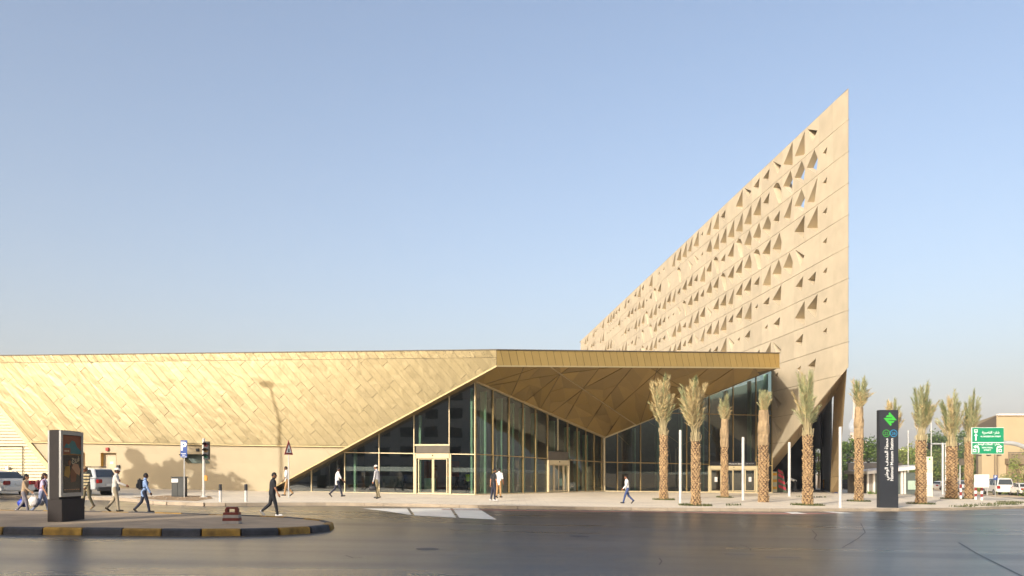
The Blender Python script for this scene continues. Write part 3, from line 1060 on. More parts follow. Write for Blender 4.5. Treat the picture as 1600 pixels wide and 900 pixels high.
# dotted safety band on the street panes
bandm = bpy.data.materials.new("frosted_band"); bandm.use_nodes = True
nt_ = bandm.node_tree; pb_ = nt_.nodes["Principled BSDF"]; pb_.inputs["Base Color"].default_value = (.5, .62, .58, 1); pb_.inputs["Alpha"].default_value = .13; pb_.inputs["Roughness"].default_value = .6
for pl_, xs_, y0_, y1_ in ((W1, [487, 539, 592.5, 647], (728.5, 729.5), (735.5, 736.5)), (W1, [702, 742], (730.5, 731), (737.5, 738)), (W2, [742, 769.4, 794.6, 816.5, 836, 854.6], (731, 735.5), (737.5, 740)), (W3, [964.4, 1000.5, 1037, 1072.5, 1107.7], (736.5, 737.5), (740.5, 741.5))):
    n_ = len(xs_) - 1
    for i, (xa, xb) in enumerate(zip(xs_, xs_[1:])):
        f0 = lambda x: y0_[0] + (y0_[1] - y0_[0]) * (x - xs_[0]) / (xs_[-1] - xs_[0]); f1 = lambda x: y1_[0] + (y1_[1] - y1_[0]) * (x - xs_[0]) / (xs_[-1] - xs_[0])
        q = [pl_.hit(xa + .8, f1(xa)), pl_.hit(xb - .8, f1(xb)), pl_.hit(xb - .8, f0(xb)), pl_.hit(xa + .8, f0(xa))]
        if pl_ is W1 and f0(xa) < dtop(xa) + 2: continue
        sheet("safety_band", pl_, q, .012, bandm, w1 if pl_ is W1 else w2 if pl_ is W2 else w3)
# inside the hall: floor, back wall, pale green glazing fins, counters
hall = child_empty("hall_interior", station)
gzz = gz(0, 65) + WALK
hf = [W1.at(W1.hit(440, 768)[0], 0, -.3), W1.at(W1.hit(741, 773)[0], 0, -.3), P(*G2) + Vector((-.3, .6, 0)), P(*G3) + Vector((-.4, .5, 0)), Vector((24.2, 98, 0)), Vector((-17, 98, 0))]
hv = [Vector((p.x, p.y, gz(p.x, p.y) + WALK + .01)) for p in hf]
MB().add(hv, geometry.tessellate_polygon([hv])).build("hall_floor", MATS["interior_floor"], hall)
MB().add([(24.6, 80.6, -.6), (23.1, 97, -.6), (23.1, 97, 11.2), (24.6, 80.6, 11.2)], [(0, 1, 2, 3)]).build("hall_side_wall", MATS["interior_wall"], hall)
MB().box((3.5, 97, 5), (42, .3, 13)).build("hall_back_wall", MATS["interior_wall"], hall)
MB().box((-17.3, 80, 4), (.3, 36, 12)).build("hall_side_wall", MATS["interior_wall"], hall)
for x, pl_ in ((736, W1), (553, W1), (655, W1), (763, W2), (788, W2), (806, W2), (823, W2), (842, W2), (870, W2), (893, W2), (908, W2), (921, W2), (994, W3), (1030, W3), (1067, W3), (1101, W3), (1138, W3), (1175, W3), (1201, W3)):
    tp = dtop(x) if pl_ is W1 else lin(742, 596, 944, 684)(x) if pl_ is W2 else lin(944, 684, 1207, 577)(x)
    a = pl_.hit(x, 768)[0]; zt = pl_.hit(x, tp)[1] - .3
    q = pl_.at(a, 0, -.45)
    MB().bar((q.x, q.y, gz(q.x, q.y) + WALK), (q.x, q.y, zt), .14, .5, pl_.n).build("glazing_fin", MATS["fin_green"], hall)
M("counter_orange", srgb(190, 96, 40), .6)
M("counter_pale", srgb(170, 190, 170), .6)
for x, y, Z, sz, m_ in ((690, 735, 72, (3.0, .4, 2.4), "counter_orange"), (720, 752, 70, (2.6, .8, 1.1), "dark_interior"), (672, 756, 66, (.9, .5, 1.0), "counter_pale"), (600, 742, 75, (3.5, .3, 1.0), "counter_pale"), (860, 740, 88, (3, .5, 2.4), "counter_pale")):
    p = P(x, y, Z)
    MB().box((p.x, p.y, gz(p.x, Z) + WALK + sz[2] / 2 + .02), sz).build("counter", MATS[m_], hall, bevel=.03)
# roof over everything
rv = [FPL.at(UL, topz(UL), -.25), FPL.at(uA, topz(uA), -.2), XPL.at(w, f_tr[1], -.2), Vector((22.6, 88, 11.3)), Vector((21, 125, 11)), Vector((-42, 125, 10))]
MB().add([v - Vector((0, 0, .02)) for v in rv], [[0, 1, 2, 3, 4, 5]]).build("roof", MATS["roof_membrane"], station)
lw_ = [FPL.at(UL, base(UL), -.5), FPL.at(UL, topz(UL), -.5)]
MB().add([lw_[0], lw_[1], Vector((-42, 125, 10)), Vector((-42, 125, 0))], [(0, 1, 2, 3)]).build("end_wall", MATS["beige_panel"], station)

# ================================================================ the perforated tower wall
TZ0 = 65.0
T0 = P(1325, 0, TZ0); T1 = P(905, 0, 65 * 635 / 215.0)
T0 = Vector((T0.x, T0.y, 0)); T1 = Vector((T1.x, T1.y, 0))
TW = Plane(T1, T0)                            # u runs from the far end to the near corner, n faces the street
TL = TW.len
dirZ = abs(TW.d.y)
MODL = 2.5 / dirZ
tower = thing("perforated_tower", (T0.x, T0.y, gz(T0.x, T0.y) + WALK), "tall cream stone-clad wedge wall pierced by rows of triangular openings", "tower")
zline = lambda k: E + (YH - (186.5 + 49.6 * k)) * TZ0 / F         # course lines at the near corner
ztop = E + 600 * TZ0 / F
uc = lambda x: TW.hit(x, 600)[0]


def opening(kind, r):
    j = lambda a: r.uniform(-a, a)
    if kind == 'fin':    # leaning sail
        return [(.08, .40 + j(.06)), (.90, .04 + j(.03)), (.90, .96 + j(.02))]
    if kind == 'fin2':
        return [(.12, .36 + j(.06)), (.66, .10 + j(.05)), (.90, .96 + j(.02))]
    if kind == 'hood':
        return [(.06, .55 + j(.05)), (.80, .08), (.92, .55), (.68 + j(.08), .98)]
    if kind == 'tri':
        return [(.06, .58 + j(.05)), (.78 + j(.06), .14), (.90, .97)]
    if kind == 'quarter':
        return [(.14, .88), (.62, .10), (.90, .02), (.90, .55), (.66, .88), (.40, .98)]
    if kind == 'small':
        return [(.14, .60), (.66, .32 + j(.05)), (.78, .80 + j(.05))]
    if kind == 'drop':
        return [(.10, .94 + j(.03)), (.54, .26 + j(.06)), (.88, .50 + j(.05))]
    if kind == 'tiny':
        return [(.28, .60), (.52, .46), (.60, .70)]
    return None


# the openings that can be told apart near the corner: row -> kinds from column 0 leftwards
NEAR = {
    -1: ['', 'drop', 'fin', 'fin', 'drop', 'small', 'small', 'drop', 'fin', '', 'small', 'fin'],
    0: ['tiny', 'hood', 'hood', 'hood', 'quarter', 'small', 'fin', 'fin', 'fin', 'fin', 'fin', 'fin'],
    1: ['tiny', 'fin2', 'hood', 'fin2', 'small', 'hood', 'hood', 'hood', 'quarter', 'tri', 'small', 'quarter'],
    2: ['tiny', 'fin', 'tri', '', 'hood', 'tri', 'quarter', 'hood', 'tri', 'tri', 'quarter', 'tri'],
    3: ['tiny', '', 'drop', 'hood', 'hood', 'fin', 'small', 'tri', 'tri', 'fin2', 'tri', 'tri'],
    4: ['tiny', 'small', 'small', '', 'tri', 'small', 'tiny', 'fin', 'tri', 'small', 'fin', 'fin'],
    5: ['tiny', 'tri', 'fin', '', 'small', 'tiny', '', 'small', 'tiny', 'drop', 'fin', 'small'],
    6: ['tiny', '', 'small', '', 'drop', 'fin', 'small', '', 'fin', 'small', '', 'fin'],
    7: ['', 'small', 'tiny', '', 'tiny', '', '', 'fin', '', 'drop'],
    8: ['', '', '', '', 'drop', '', ''],
    9: ['', '', 'tiny', '', 'drop', ''],
    10: ['', '', '', '', 'small'],
}
uN = TL - (67.5 - TZ0) / dirZ                 # the blank corner strip ends here
rr = random.Random(11)


def course_z(k):
    return zline(k + 1), min(zline(k), ztop)


def panel_mesh(mb, u0, u1, z0, z1, shape, through, gap=.02, base_out=0.0):
    """one stone panel with its carved opening"""
    W_, H_ = u1 - u0, z1 - z0
    o = [(u0 + .004, z0 + gap), (u1 - .004, z0 + gap), (u1 - .004, z1 - gap), (u0 + .004, z1 - gap)]
    fr = [TW.at(u, v, base_out) for u, v in o]
    bk = [TW.at(u, v, base_out - .12) for u, v in o]
    if not shape:
        mb.add(fr + bk, [(0, 1, 2, 3)] + [(i, 4 + i, 4 + (i + 1) % 4, (i + 1) % 4) for i in range(4)])
        return
    hole = [(u0 + a * W_, z0 + .03 + b * (H_ - .06)) for a, b in shape]
    hv_ = [TW.at(u, v, base_out) for u, v in hole]
    tri = geometry.tessellate_polygon([fr, hv_[::-1]])
    allv = fr + hv_[::-1]
    mb.add(allv, tri)
    mb.add(fr + bk, [(i, 4 + i, 4 + (i + 1) % 4, (i + 1) % 4) for i in range(4)])
    n = len(hole)
    vmin = min(b for _, b in shape); vmax = max(b for _, b in shape)
    D = 1.25
    ins = []
    for (u, v), (a, b) in zip(hole, shape):
        t = (b - vmin) / (vmax - vmin)
        dep = D * (.12 + .88 * min(1, t * 1.7)) if not through else .6
        ins.append(TW.at(u, v, base_out - dep))
    mb.add(hv_ + ins, [(i, (i + 1) % n, n + (i + 1) % n, n + i) for i in range(n)])
    if not through:
        mb.add(ins, geometry.tessellate_polygon([ins]))


pan = 0
field = MB()
specs = []
# lower bound of the wall: the portal's slanting cut
pA = TW.hit(1323.6, 575); pB = TW.hit(1207, 716)
for k in range(-1, 12):
    z0, z1 = course_z(k)
    c = 0
    while True:
        ua = uN - (c + 1) * MODL; ub_ = uN - c * MODL
        if ua < 0: break
        near = NEAR.get(k, [])
        if c < len(near): kd = near[c]
        else:
            far = c / 52.0
            pz = .92 - far * .40 - (.45 if k >= 5 else 0) - (.25 if k == -1 else 0)
            kd = rr.choice(['fin', 'fin', 'tri', 'hood', 'quarter', 'small', 'drop', 'tri', 'fin2']) if rr.random() < pz else rr.choice(['', 'tiny', 'small', 'tiny'])
            if c > 26 and kd in ('hood', 'quarter'): kd = 'tri'
            if k == -1 and kd in ('hood', 'quarter', 'tri'): kd = 'fin'
        specs.append((k, c, ua, ub_, z0, z1, kd))
        c += 1
specs.sort(key=lambda s: s[1] * 1.0)
fas_y = lambda x: 547 + (x - 776) * 5 / 442.0


def vis(ua, ub_, z0, z1):
    p = TW.at(ub_, z1)
    x = 800 + p.x * F / p.y; y = YH - (p.z - E) * F / p.y
    return not (x < 1216 and y > fas_y(x) + 1)


nobj = 0
for k, c, ua, ub_, z0, z1, kd in specs:
    # cut away what lies below the portal's slope
    zc0 = pB[1] + (ua - pB[0]) * (pA[1] - pB[1]) / (pA[0] - pB[0]); zc1 = pB[1] + (ub_ - pB[0]) * (pA[1] - pB[1]) / (pA[0] - pB[0])
    if z0 > 2.6 + E or True:
        if z1 < min(zc0, zc1): continue
    if not vis(ua, ub_, z0, z1): 
        continue
    through = kd in ('hood', 'fin') and k in (-1, 0, 1) and c in (1, 2, 3, 4) and kd == 'hood'
    if z0 < max(zc0, zc1):
        q = clip_to([(ua + .004, z0 + .012), (ub_ - .004, z0 + .012), (ub_ - .004, z1 - .012), (ua + .004, z1 - .012)], ccw([(ua - 9, zc0 - 9 * (zc1 - zc0) / (ub_ - ua)), (ub_ + 9, zc1 + 9 * (zc1 - zc0) / (ub_ - ua)), (ua - 9, 60)]))
        if len(q) >= 3:
            n = len(q)
            MB().add([TW.at(u, v) for u, v in q] + [TW.at(u, v, -.12) for u, v in q], [list(range(n))] + [(i, n + i, n + (i + 1) % n, (i + 1) % n) for i in range(n)]).build("panel", MATS["stone_cream"], tower)
        continue
    if nobj < 290:
        mb = MB(); panel_mesh(mb, ua, ub_, z0, z1, opening(kd, rr), through)
        mb.build("panel", MATS["stone_cream"], tower); nobj += 1
    else:
        panel_mesh(field, ua, ub_, z0, z1, opening(kd, rr), False)
field.build("panel_field", MATS["stone_cream"], tower)["kind"] = "stuff"
# blank strip at the corner and its fold
for k in range(-1, 9):
    z0, z1 = course_z(k)
    q = [(uN + .004, z0 + .012), (TL, z0 + .012), (TL, z1 - .012), (uN + .004, z1 - .012)]
    zc = lambda u: pB[1] + (u - pB[0]) * (pA[1] - pB[1]) / (pA[0] - pB[0])
    q = clip_to(q, ccw([(uN - 9, zc(uN - 9)), (TL + 9, zc(TL + 9)), (uN - 9, 60)]))
    if len(q) < 3: continue
    n = len(q)
    vs = [TW.at(u, v, 0.0) + (TW.n * (-.16 * (u - uN))) * .10 for u, v in q]
    MB().add(vs + [v + Vector((.06, .28, 0)) for v in vs], [list(range(n))] + [(i, n + i, n + (i + 1) % n, (i + 1) % n) for i in range(n)]).build("corner_panel", MATS["stone_cream"], tower)
# dark body behind the joints: strips between openings would block them, so only a thin joint bar per course line
for k in range(0, 11):
    z = zline(k)
    u0 = 0; u1 = TL
    zc_u = lambda z_: pB[0] + (z_ - pB[1]) * (pA[0] - pB[0]) / (pA[1] - pB[1])
    if z < pA[1]: u1 = zc_u(z)
    MB().bar(TW.at(u0, z, -.09), TW.at(u1, z, -.09), .02, .05).build("joint", MATS["stone_joint"], tower)
# thickness, back of the wall and the end
BT = 3.2
bk_ = -TW.n * BT
cut0 = TW.at(*pA); cut1 = TW.at(*pB)
MB().add([TW.at(0, ztop, .0), TW.at(TL, ztop, -.01), TW.at(TL - 2.5, ztop - .1, -.8), TW.at(0, ztop - .1, -.8)], [(0, 1, 2, 3)]).build("coping", MATS["stone_cream"], tower)
eb = Vector((.20, .95, 0))                    # the end folds back so sharply that only its edge shows
MB().add([TW.at(TL, pA[1], -.02), TW.at(TL, ztop, -.02), TW.at(TL, ztop - .3, -.02) + eb * 3, TW.at(TL, pA[1], -.02) + eb * 3], [(0, 1, 2, 3)]).build("end_face", MATS["stone_cream"], tower)
# underside of the slanting cut
tN = Vector((TW.n.x, TW.n.y, 0))
ext = .06
lo_ = TW.at(pB[0] - (pB[1] - gz(25, 75) - .1) * (pA[0] - pB[0]) / (pA[1] - pB[1]), gz(25, 75) + .1)
ins_ = -TW.n * 2.4
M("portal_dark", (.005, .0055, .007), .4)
seg = 7
top_ = TW.at(TL, pA[1], -.02)
oT, oB = P(1323.4, 575.5, 65.2), P(1206, 719, 81.2)
iT, iB = P(1305, 616, 76), P(1208, 735, 88)
for i in range(seg):
    q0, q1 = i / seg, (i + 1) / seg - .004
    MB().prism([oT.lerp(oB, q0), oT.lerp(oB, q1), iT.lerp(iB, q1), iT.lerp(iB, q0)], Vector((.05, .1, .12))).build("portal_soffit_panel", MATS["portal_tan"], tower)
# leaning end leg: from the hanging corner back down to its foot
fa, fb_ = ground_at(1299, 84, WALK), ground_at(1309.5, 84, WALK)
for i in range(6):
    q0, q1 = i / 6, (i + 1) / 6 - .003
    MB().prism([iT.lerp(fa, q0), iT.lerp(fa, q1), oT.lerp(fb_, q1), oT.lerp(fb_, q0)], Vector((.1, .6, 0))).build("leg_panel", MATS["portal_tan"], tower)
# dark passage behind the portal
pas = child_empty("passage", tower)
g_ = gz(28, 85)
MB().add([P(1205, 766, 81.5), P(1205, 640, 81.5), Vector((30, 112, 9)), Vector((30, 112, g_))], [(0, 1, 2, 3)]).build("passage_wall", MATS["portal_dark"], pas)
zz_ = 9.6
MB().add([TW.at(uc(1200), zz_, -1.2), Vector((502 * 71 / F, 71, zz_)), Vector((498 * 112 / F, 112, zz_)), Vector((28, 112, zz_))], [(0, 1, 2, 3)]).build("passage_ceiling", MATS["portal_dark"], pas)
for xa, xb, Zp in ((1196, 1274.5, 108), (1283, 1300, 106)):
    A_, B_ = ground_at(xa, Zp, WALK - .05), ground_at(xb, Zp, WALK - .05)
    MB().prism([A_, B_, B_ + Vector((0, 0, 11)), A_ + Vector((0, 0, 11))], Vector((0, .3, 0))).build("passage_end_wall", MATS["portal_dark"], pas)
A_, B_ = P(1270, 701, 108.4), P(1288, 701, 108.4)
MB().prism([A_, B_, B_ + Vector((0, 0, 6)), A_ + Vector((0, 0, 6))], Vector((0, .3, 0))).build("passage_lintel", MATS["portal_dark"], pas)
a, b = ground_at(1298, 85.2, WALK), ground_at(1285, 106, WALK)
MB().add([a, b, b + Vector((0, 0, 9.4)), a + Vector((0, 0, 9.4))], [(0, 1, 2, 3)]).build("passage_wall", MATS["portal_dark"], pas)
# the wall below the canopy, in the canopy's shade, meets the glazing
q = [TW.hit(1216, 566), TW.hit(1206, 570), TW.hit(1206, 772)]

# ================================================================ palms
def leaf_mat(name, col, rough=.55, trans=.25, vary=.25, vscale=1.5):
    m = M(name, col, rough, vary=vary, vscale=vscale, spec=.3)
    b = m.node_tree.nodes["Principled BSDF"]
    b.inputs["Subsurface Weight"].default_value = 0
    return m


leaf_mat("frond_green", srgb(118, 126, 84), vary=.3, vscale=2.5)
leaf_mat("frond_pale", srgb(150, 152, 112), vary=.3, vscale=2.5)
leaf_mat("frond_dry", srgb(182, 162, 118), vary=.3, vscale=2.5)
M("frond_stalk", srgb(166, 152, 116), .6, vary=.2)
M("palm_bract", srgb(168, 140, 102), .85, vary=.35, vscale=5)
M("palm_core", srgb(88, 66, 48), .9, vary=.3, vscale=6)
M("burlap", srgb(154, 132, 100), .95, vary=.28, vscale=3, bump=.5, bscale=14)
leaf_mat("grass", srgb(78, 84, 42), vary=.4, vscale=4)


def tuft(mb, c, rx, ry, n, h, r):
    for _ in range(n):
        a = r.uniform(0, 6.28); t = math.sqrt(r.random())
        x, y = c[0] + math.cos(a) * rx * t, c[1] + math.sin(a) * ry * t
        z = gz(x, y) + WALK
        d = r.uniform(0, 6.28); w = r.uniform(.015, .035); hh = h * r.uniform(.5, 1.2)
        lx, ly = math.cos(d) * w, math.sin(d) * w
        mb.add([(x - lx, y - ly, z), (x + lx, y + ly, z), (x + r.uniform(-.08, .08), y + r.uniform(-.08, .08), z + hh)], [(0, 1, 2)])


def palm(x, yb, ytr, ytop, wpx, xl, xr, label, wrap=None, dry=.45, seed=0, pit=1.0, spiky=False, tilt=0.0):
    r = random.Random(100 + seed)
    b = G(x, yb, WALK); Z = b.y; s = Z / F
    H = (yb - ytr) * s; Rr = wpx * s / 2; CH = (ytr - ytop) * s
    t = thing("date_palm", b, label, "palm tree", "tied date palms on the plaza")
    # trunk core and bracts
    MB().tube([b + Vector((0, 0, -.2)), b + Vector((0, 0, .15)), b + Vector((0, 0, H * .5)), b + Vector((0, 0, H))], [Rr * 1.05, Rr * .9, Rr * .8, Rr * .86], 14).build("trunk", MATS["palm_core"], t)
    br = MB()
    per = 8; dzr = .125
    rows = int(H / dzr)
    for i in range(rows):
        z = .06 + i * dzr
        for k in range(per):
            a = 2 * math.pi * (k + .5 * (i % 2) + i * .02) / per + r.uniform(-.12, .12)
            ca, sa = math.cos(a), math.sin(a); r0 = Rr * (.82 + .03 * math.sin(i * .4)) * (1.12 if i < 3 else 1)
            hw = Rr * .30 * r.uniform(.85, 1.1); hh = .11 * r.uniform(.7, 1.3); out = Rr * r.uniform(.06, .34)
            p = lambda rad, tg, zz: (b.x + ca * rad - sa * tg, b.y + sa * rad + ca * tg, b.z + zz)
            vs = [p(r0, -hw, z), p(r0 * .97, 0, z - hh), p(r0, hw, z), p(r0 + out, 0, z + hh * .8), p(r0 * .9, 0, z + hh * .95)]
            br.add(vs, [(0, 1, 3), (1, 2, 3), (0, 3, 4), (3, 2, 4)])
    br.build("trunk_bracts", MATS["palm_bract"], t)["kind"] = "stuff"
    zt = H
    if wrap:
        zw = (yb - wrap) * s
        bw = MB(); n = 22; rws = 16; vs = []
        ph = r.uniform(0, 6)
        for i in range(rws + 1):
            q = i / rws
            rad = Rr * (.93 + .10 * math.sin(q * 3.0 + .3) - .30 * max(0, q - .55)) * (1 - .07 * (abs(q - .33) < .04) - .06 * (abs(q - .7) < .04))
            for k in range(n):
                an_ = 6.2832 * k / n
                fold_ = 1 + .07 * math.sin(5 * an_ + ph + q * 4) + .05 * math.sin(9 * an_ - q * 9) + r.uniform(-.035, .035)
                vs.append((b.x + rad * fold_ * math.cos(an_), b.y + rad * fold_ * math.sin(an_), b.z + H - .12 + (zw - H + .12) * q))
        bw.add(vs, [(i * n + k, i * n + (k + 1) % n, (i + 1) * n + (k + 1) % n, (i + 1) * n + k) for i in range(rws) for k in range(n)] + [list(range(rws * n, (rws + 1) * n))])
        bw.build("burlap_wrap", MATS["burlap"], t)
        zt = zw - .1
        CH = (wrap - ytop) * s
    else:
        # fringe of cut stalks at the collar
        co = MB()
        for k in range(40):
            a = r.uniform(0, 6.28); rad = Rr * r.uniform(.6, 1.0)
            p0 = b + Vector((math.cos(a) * rad, math.sin(a) * rad, H - .1)); p1 = p0 + Vector((math.cos(a) * .06, math.sin(a) * .06, r.uniform(.2, .55)))
            co.bar(p0, p1, .05, .03)
        co.build("cut_stalks", MATS["frond_stalk"], t)["kind"] = "stuff"
    # tied fronds: bare stalks rise together, then part into a few ragged plumes; drier leaves hang lower
    mb = MB()
    half = max((xr - xl) * s / 2, .35); cx = ((xl + xr) / 2 - x) * s
    ups = Vector((0, 0, 1))

    def frond(a, base_r, sp, ln, mi, start, droop, splay, Lm):
        pts = []
        for j in range(10):
            u = j / 9
            rad = base_r + (sp - base_r) * u if spiky else base_r * (1 - .3 * u) + sp * max(0, u - .18) ** 1.3 * 1.25
            aa = a + .2 * u * math.sin(a * 7)
            pts.append(b + Vector((cx * u + math.cos(aa) * rad + tilt * u, math.sin(aa) * rad, zt - .15 + ln * (u - droop * max(0, u - .6) ** 2))))
        mb.mi = 3
        for j in range(9):
            w_ = .05 * (1 - j / 10.5)
            mb.bar(pts[j], pts[j + 1], w_, w_ * .6)
        nl = max(10, int(ln * 15))
        outv = Vector((math.cos(a), math.sin(a), 0))
        for j in range(nl):
            u = start + (1 - start) * j / nl
            f = u * 9; k = min(8, int(f)); p = pts[k].lerp(pts[k + 1], f - k); d = (pts[k + 1] - pts[k]).normalized()
            sd = d.cross(outv + Vector((0, 0, .15))).normalized()
            for sg in (-1, 1):
                L_ = Lm * r.uniform(.6, 1.1) * (1.1 - .6 * max(0, u - .5))
                o = (sd * sg * splay * r.uniform(.4, 1.2) + d * r.uniform(.8, 1.1) + outv * splay * r.uniform(-.5, .9)).normalized() * L_
                wv = o.cross(Vector((r.gauss(0, 1), r.gauss(0, 1), r.gauss(0, .4)))).normalized() * .013
                mb.mi = mi if r.random() < .8 else r.choice((0, 1, 2))
                mb.add([p - wv, p + wv, p + o * .55 + wv * .8, p + o, p + o * .55 - wv * .8], [(0, 1, 2, 3, 4)])

    if spiky:
        for i in range(60):
            frond(i * 2.4, Rr * .2, half * r.uniform(.5, 1.1) * abs(math.sin(i)), CH * r.uniform(.45, 1), r.choice((1, 2, 1)), .15, .1, .55, .34)
    else:
        nc = 5 if not wrap else 4
        for c_ in range(nc):
            ac = c_ * 6.283 / nc + r.uniform(-.5, .5); spc = half * (r.uniform(.25, .95) if c_ else .12); lc = (r.uniform(.72, .98) if c_ else 1.0) * CH
            mi = 2 if (c_ and r.random() < dry * .7) else r.choice((0, 1, 1))
            for i in range(5):
                frond(ac + r.uniform(-.45, .45), Rr * r.uniform(.15, .6), spc * r.uniform(.8, 1.2), lc * r.uniform(.84, 1.03), mi, .36 if not wrap else .2, .14, .55, .50)
        for i in range(16):
            frond(i * 2.4 + r.uniform(-.3, .3), Rr * r.uniform(.3, .75), half * r.uniform(.45, 1.0), CH * r.uniform(.42, .72), 2 if r.random() < dry + .25 else 1, .42 if not wrap else .15, .4, .9, .42)
    mb.build("crown", [MATS["frond_green"], MATS["frond_pale"], MATS["frond_dry"], MATS["frond_stalk"]], t)
    # planting pit
    if pit:
        g = MB(); tuft(g, (b.x, b.y), .95 * pit, .75 * pit, int(420 * pit), .14, r)
        tag(g.build("grass_tuft", MATS["grass"]), None, None, None, "stuff")
        bpy.data.objects[g_name()]["label"] = "low grass in the planting pit under the " + label
    return t


def g_name():
    return [o.name for o in COL.objects if o.name.startswith("grass_tuft")][-1]


palm(1037, 781, 678, 580, 13.5, 1015, 1055, "green-tipped tied date palm left of the first white light post", dry=.4, seed=1, pit=.8)
palm(1087, 790, 687, 582, 15.5, 1061, 1104, "tall tied date palm right of the first white light post", dry=.45, seed=2, pit=1.0)
palm(1132, 777.5, 696, 613, 12.5, 1123, 1142, "slim burlap-wrapped date palm in front of the black door header", wrap=655, dry=.45, seed=3, pit=.7)
palm(1193, 784.5, 693, 604, 17, 1183, 1205, "burlap-wrapped date palm with round spiky head by the tower edge", wrap=641, dry=.5, seed=4, pit=.35, spiky=True)
palm(1262, 789.5, 679, 573, 16.5, 1240, 1281, "large tied date palm standing before the dark portal", dry=.25, seed=5, pit=1.1)
palm(1342, 783.5, 682, 584, 14, 1330, 1362, "burlap-wrapped date palm just left of the dark station pylon", wrap=636, dry=.3, seed=6, pit=.9)
palm(1394, 779, 690, 622, 13, 1381, 1409, "date palm mostly hidden behind the dark station pylon", dry=.5, seed=7, pit=0)
palm(1439, 787.5, 688, 591, 17, 1424, 1465, "tied date palm just right of the dark station pylon", dry=.5, seed=8, pit=1.0)
palm(1487, 779.5, 697, 601, 18, 1465, 1510, "thick date palm between the white totem and green road sign", dry=.4, seed=9, pit=1.0)
palm(1514, 779.5, 690, 607, 13.5, 1500, 1528, "slimmer date palm touching the left edge of the green road sign", dry=.4, seed=10, pit=.6, tilt=.2)
rw = random.Random(5)
for i, (x, y, n_, sx) in enumerate(((1268, 777, 60, 1.2), (1150, 789.5, 14, .3), (1142, 790, 10, .3), (1503, 792, 40, .9), (1535, 790.5, 60, 1.2), (1560, 788.5, 80, 1.4), (1590, 785.5, 140, 1.6), (1575, 787.5, 60, 1.0))):
    g = MB(); c = G(x, y, WALK); tuft(g, (c.x, c.y), sx, .35, n_ * 2, .16, rw)
    tag(g.build("weeds", MATS["grass"]), "sparse green weeds growing along the plaza kerb", "weeds", "weeds along the kerb", "stuff")

# ================================================================ street furniture
M("post_white", srgb(204, 201, 194), .4, .1, vary=.03)
M("steel", srgb(176, 178, 180), .35, .7, vary=.05)
M("galvanised", srgb(196, 196, 192), .45, .4, vary=.08)
M("sign_blue", srgb(32, 68, 140), .4, vary=.05)
M("sign_green", srgb(20, 138, 96), .4, vary=.05)
M("sign_white", srgb(240, 240, 236), .45, vary=.03)
M("sign_red", srgb(134, 40, 38), .45, vary=.05)
M("pylon_black", srgb(46, 49, 54), .42, vary=.08, vscale=1)
M("logo_green", srgb(62, 178, 62), .5)
M("logo_blue", srgb(40, 150, 200), .5)
M("mupi_brown", srgb(44, 36, 32), .75, .0, vary=.12)
M("mupi_frame", srgb(168, 166, 160), .4, .4, vary=.05)

POSTS = [(1063, 787, 672, "slender white light post between the two leftmost palms"), (1161, 781.5, 683, "slender white light post before the white-framed plaza doors"),
         (1233.3, 775.5, 691, "slender white light post in front of the bending person"), (1313, 793.5, 667, "slender white light post nearest the kerb beside the portal leg")]
for x, yb, yt, lb in POSTS:
    b = G(x, yb, WALK); s = b.y / F; H = (yb - yt) * s; r_ = 2.15 * s if yb < 790 else 2.5 * s
    t = thing("light_post", b, lb, "light post", "white light posts on the plaza")
    MB().lathe(b, [(r_, -.1), (r_, H * .5 if yb > 790 else H * .56), ], 18).build("post", MATS["post_white"], t, smooth=False)
    MB().lathe(b, [(r_ * .98, H * .5 if yb > 790 else H * .56), (r_ * .98, H - .03), (r_ * .9, H)], 18).build("light_head", MATS["post_white"], t)
    MB().lathe(b, [(r_ * 1.5, -.02), (r_ * 1.5, .02)], 18).build("base_plate", MATS["galvanised"], t)

# station pylon
b = G(1389, 793.5, WALK); s = b.y / F
H = (793.5 - 640.5) * s; W_ = 29.5 * s
t = thing("station_pylon", b, "tall dark grey pylon with green logo and white vertical lettering", "pylon")
MB().box((b.x, b.y + .2, b.z + H / 2), (W_, .42, H)).build("body", MATS["pylon_black"], t, bevel=.015)
fx = Vector((b.x, b.y - .014, b.z))
right, up = Vector((1, 0, 0)), Vector((0, 0, 1))
sx0 = lambda x: (x - 1389) * s
sy0 = lambda y: (793.5 - y) * s


def sf(name, pts_, mat, out=.0):
    return flat(name, [(sx0(x), sy0(y)) for x, y in pts_], fx, right, up, MATS[mat], t, out)


# the zigzag mark: three slanting bars joined in a diamond
def lg(pts_): return [(1370 + a / 15, 636 + b_ / 15) for a, b_ in pts_]


sf("logo_bar", lg([(300, 122), (465, 308), (375, 300), (345, 245), (205, 234), (240, 193), (290, 190), (272, 150)]), "logo_green")
sf("logo_bar", lg([(320, 444), (155, 258), (245, 266), (275, 321), (415, 332), (380, 373), (330, 376), (348, 416)]), "logo_green", .001)
sf("logo_bar", lg([(165, 256), (362, 259), (384, 300), (462, 308), (262, 310), (244, 268)]), "logo_green", .002)


def ring(cx, cy, r0, r1, mat):
    n = 24; vs = []; fs = []
    for i in range(n):
        a = 6.2832 * i / n
        for r_ in (r0, r1): vs.append(fx + right * (sx0(cx) + math.cos(a) * r_) + up * (sy0(cy) + math.sin(a) * r_))
    for i in range(n): fs.append((2 * i, 2 * i + 1, (2 * i + 3) % (2 * n), (2 * i + 2) % (2 * n)))
    MB().add(vs, fs).build("line_ring", MATS[mat], t)


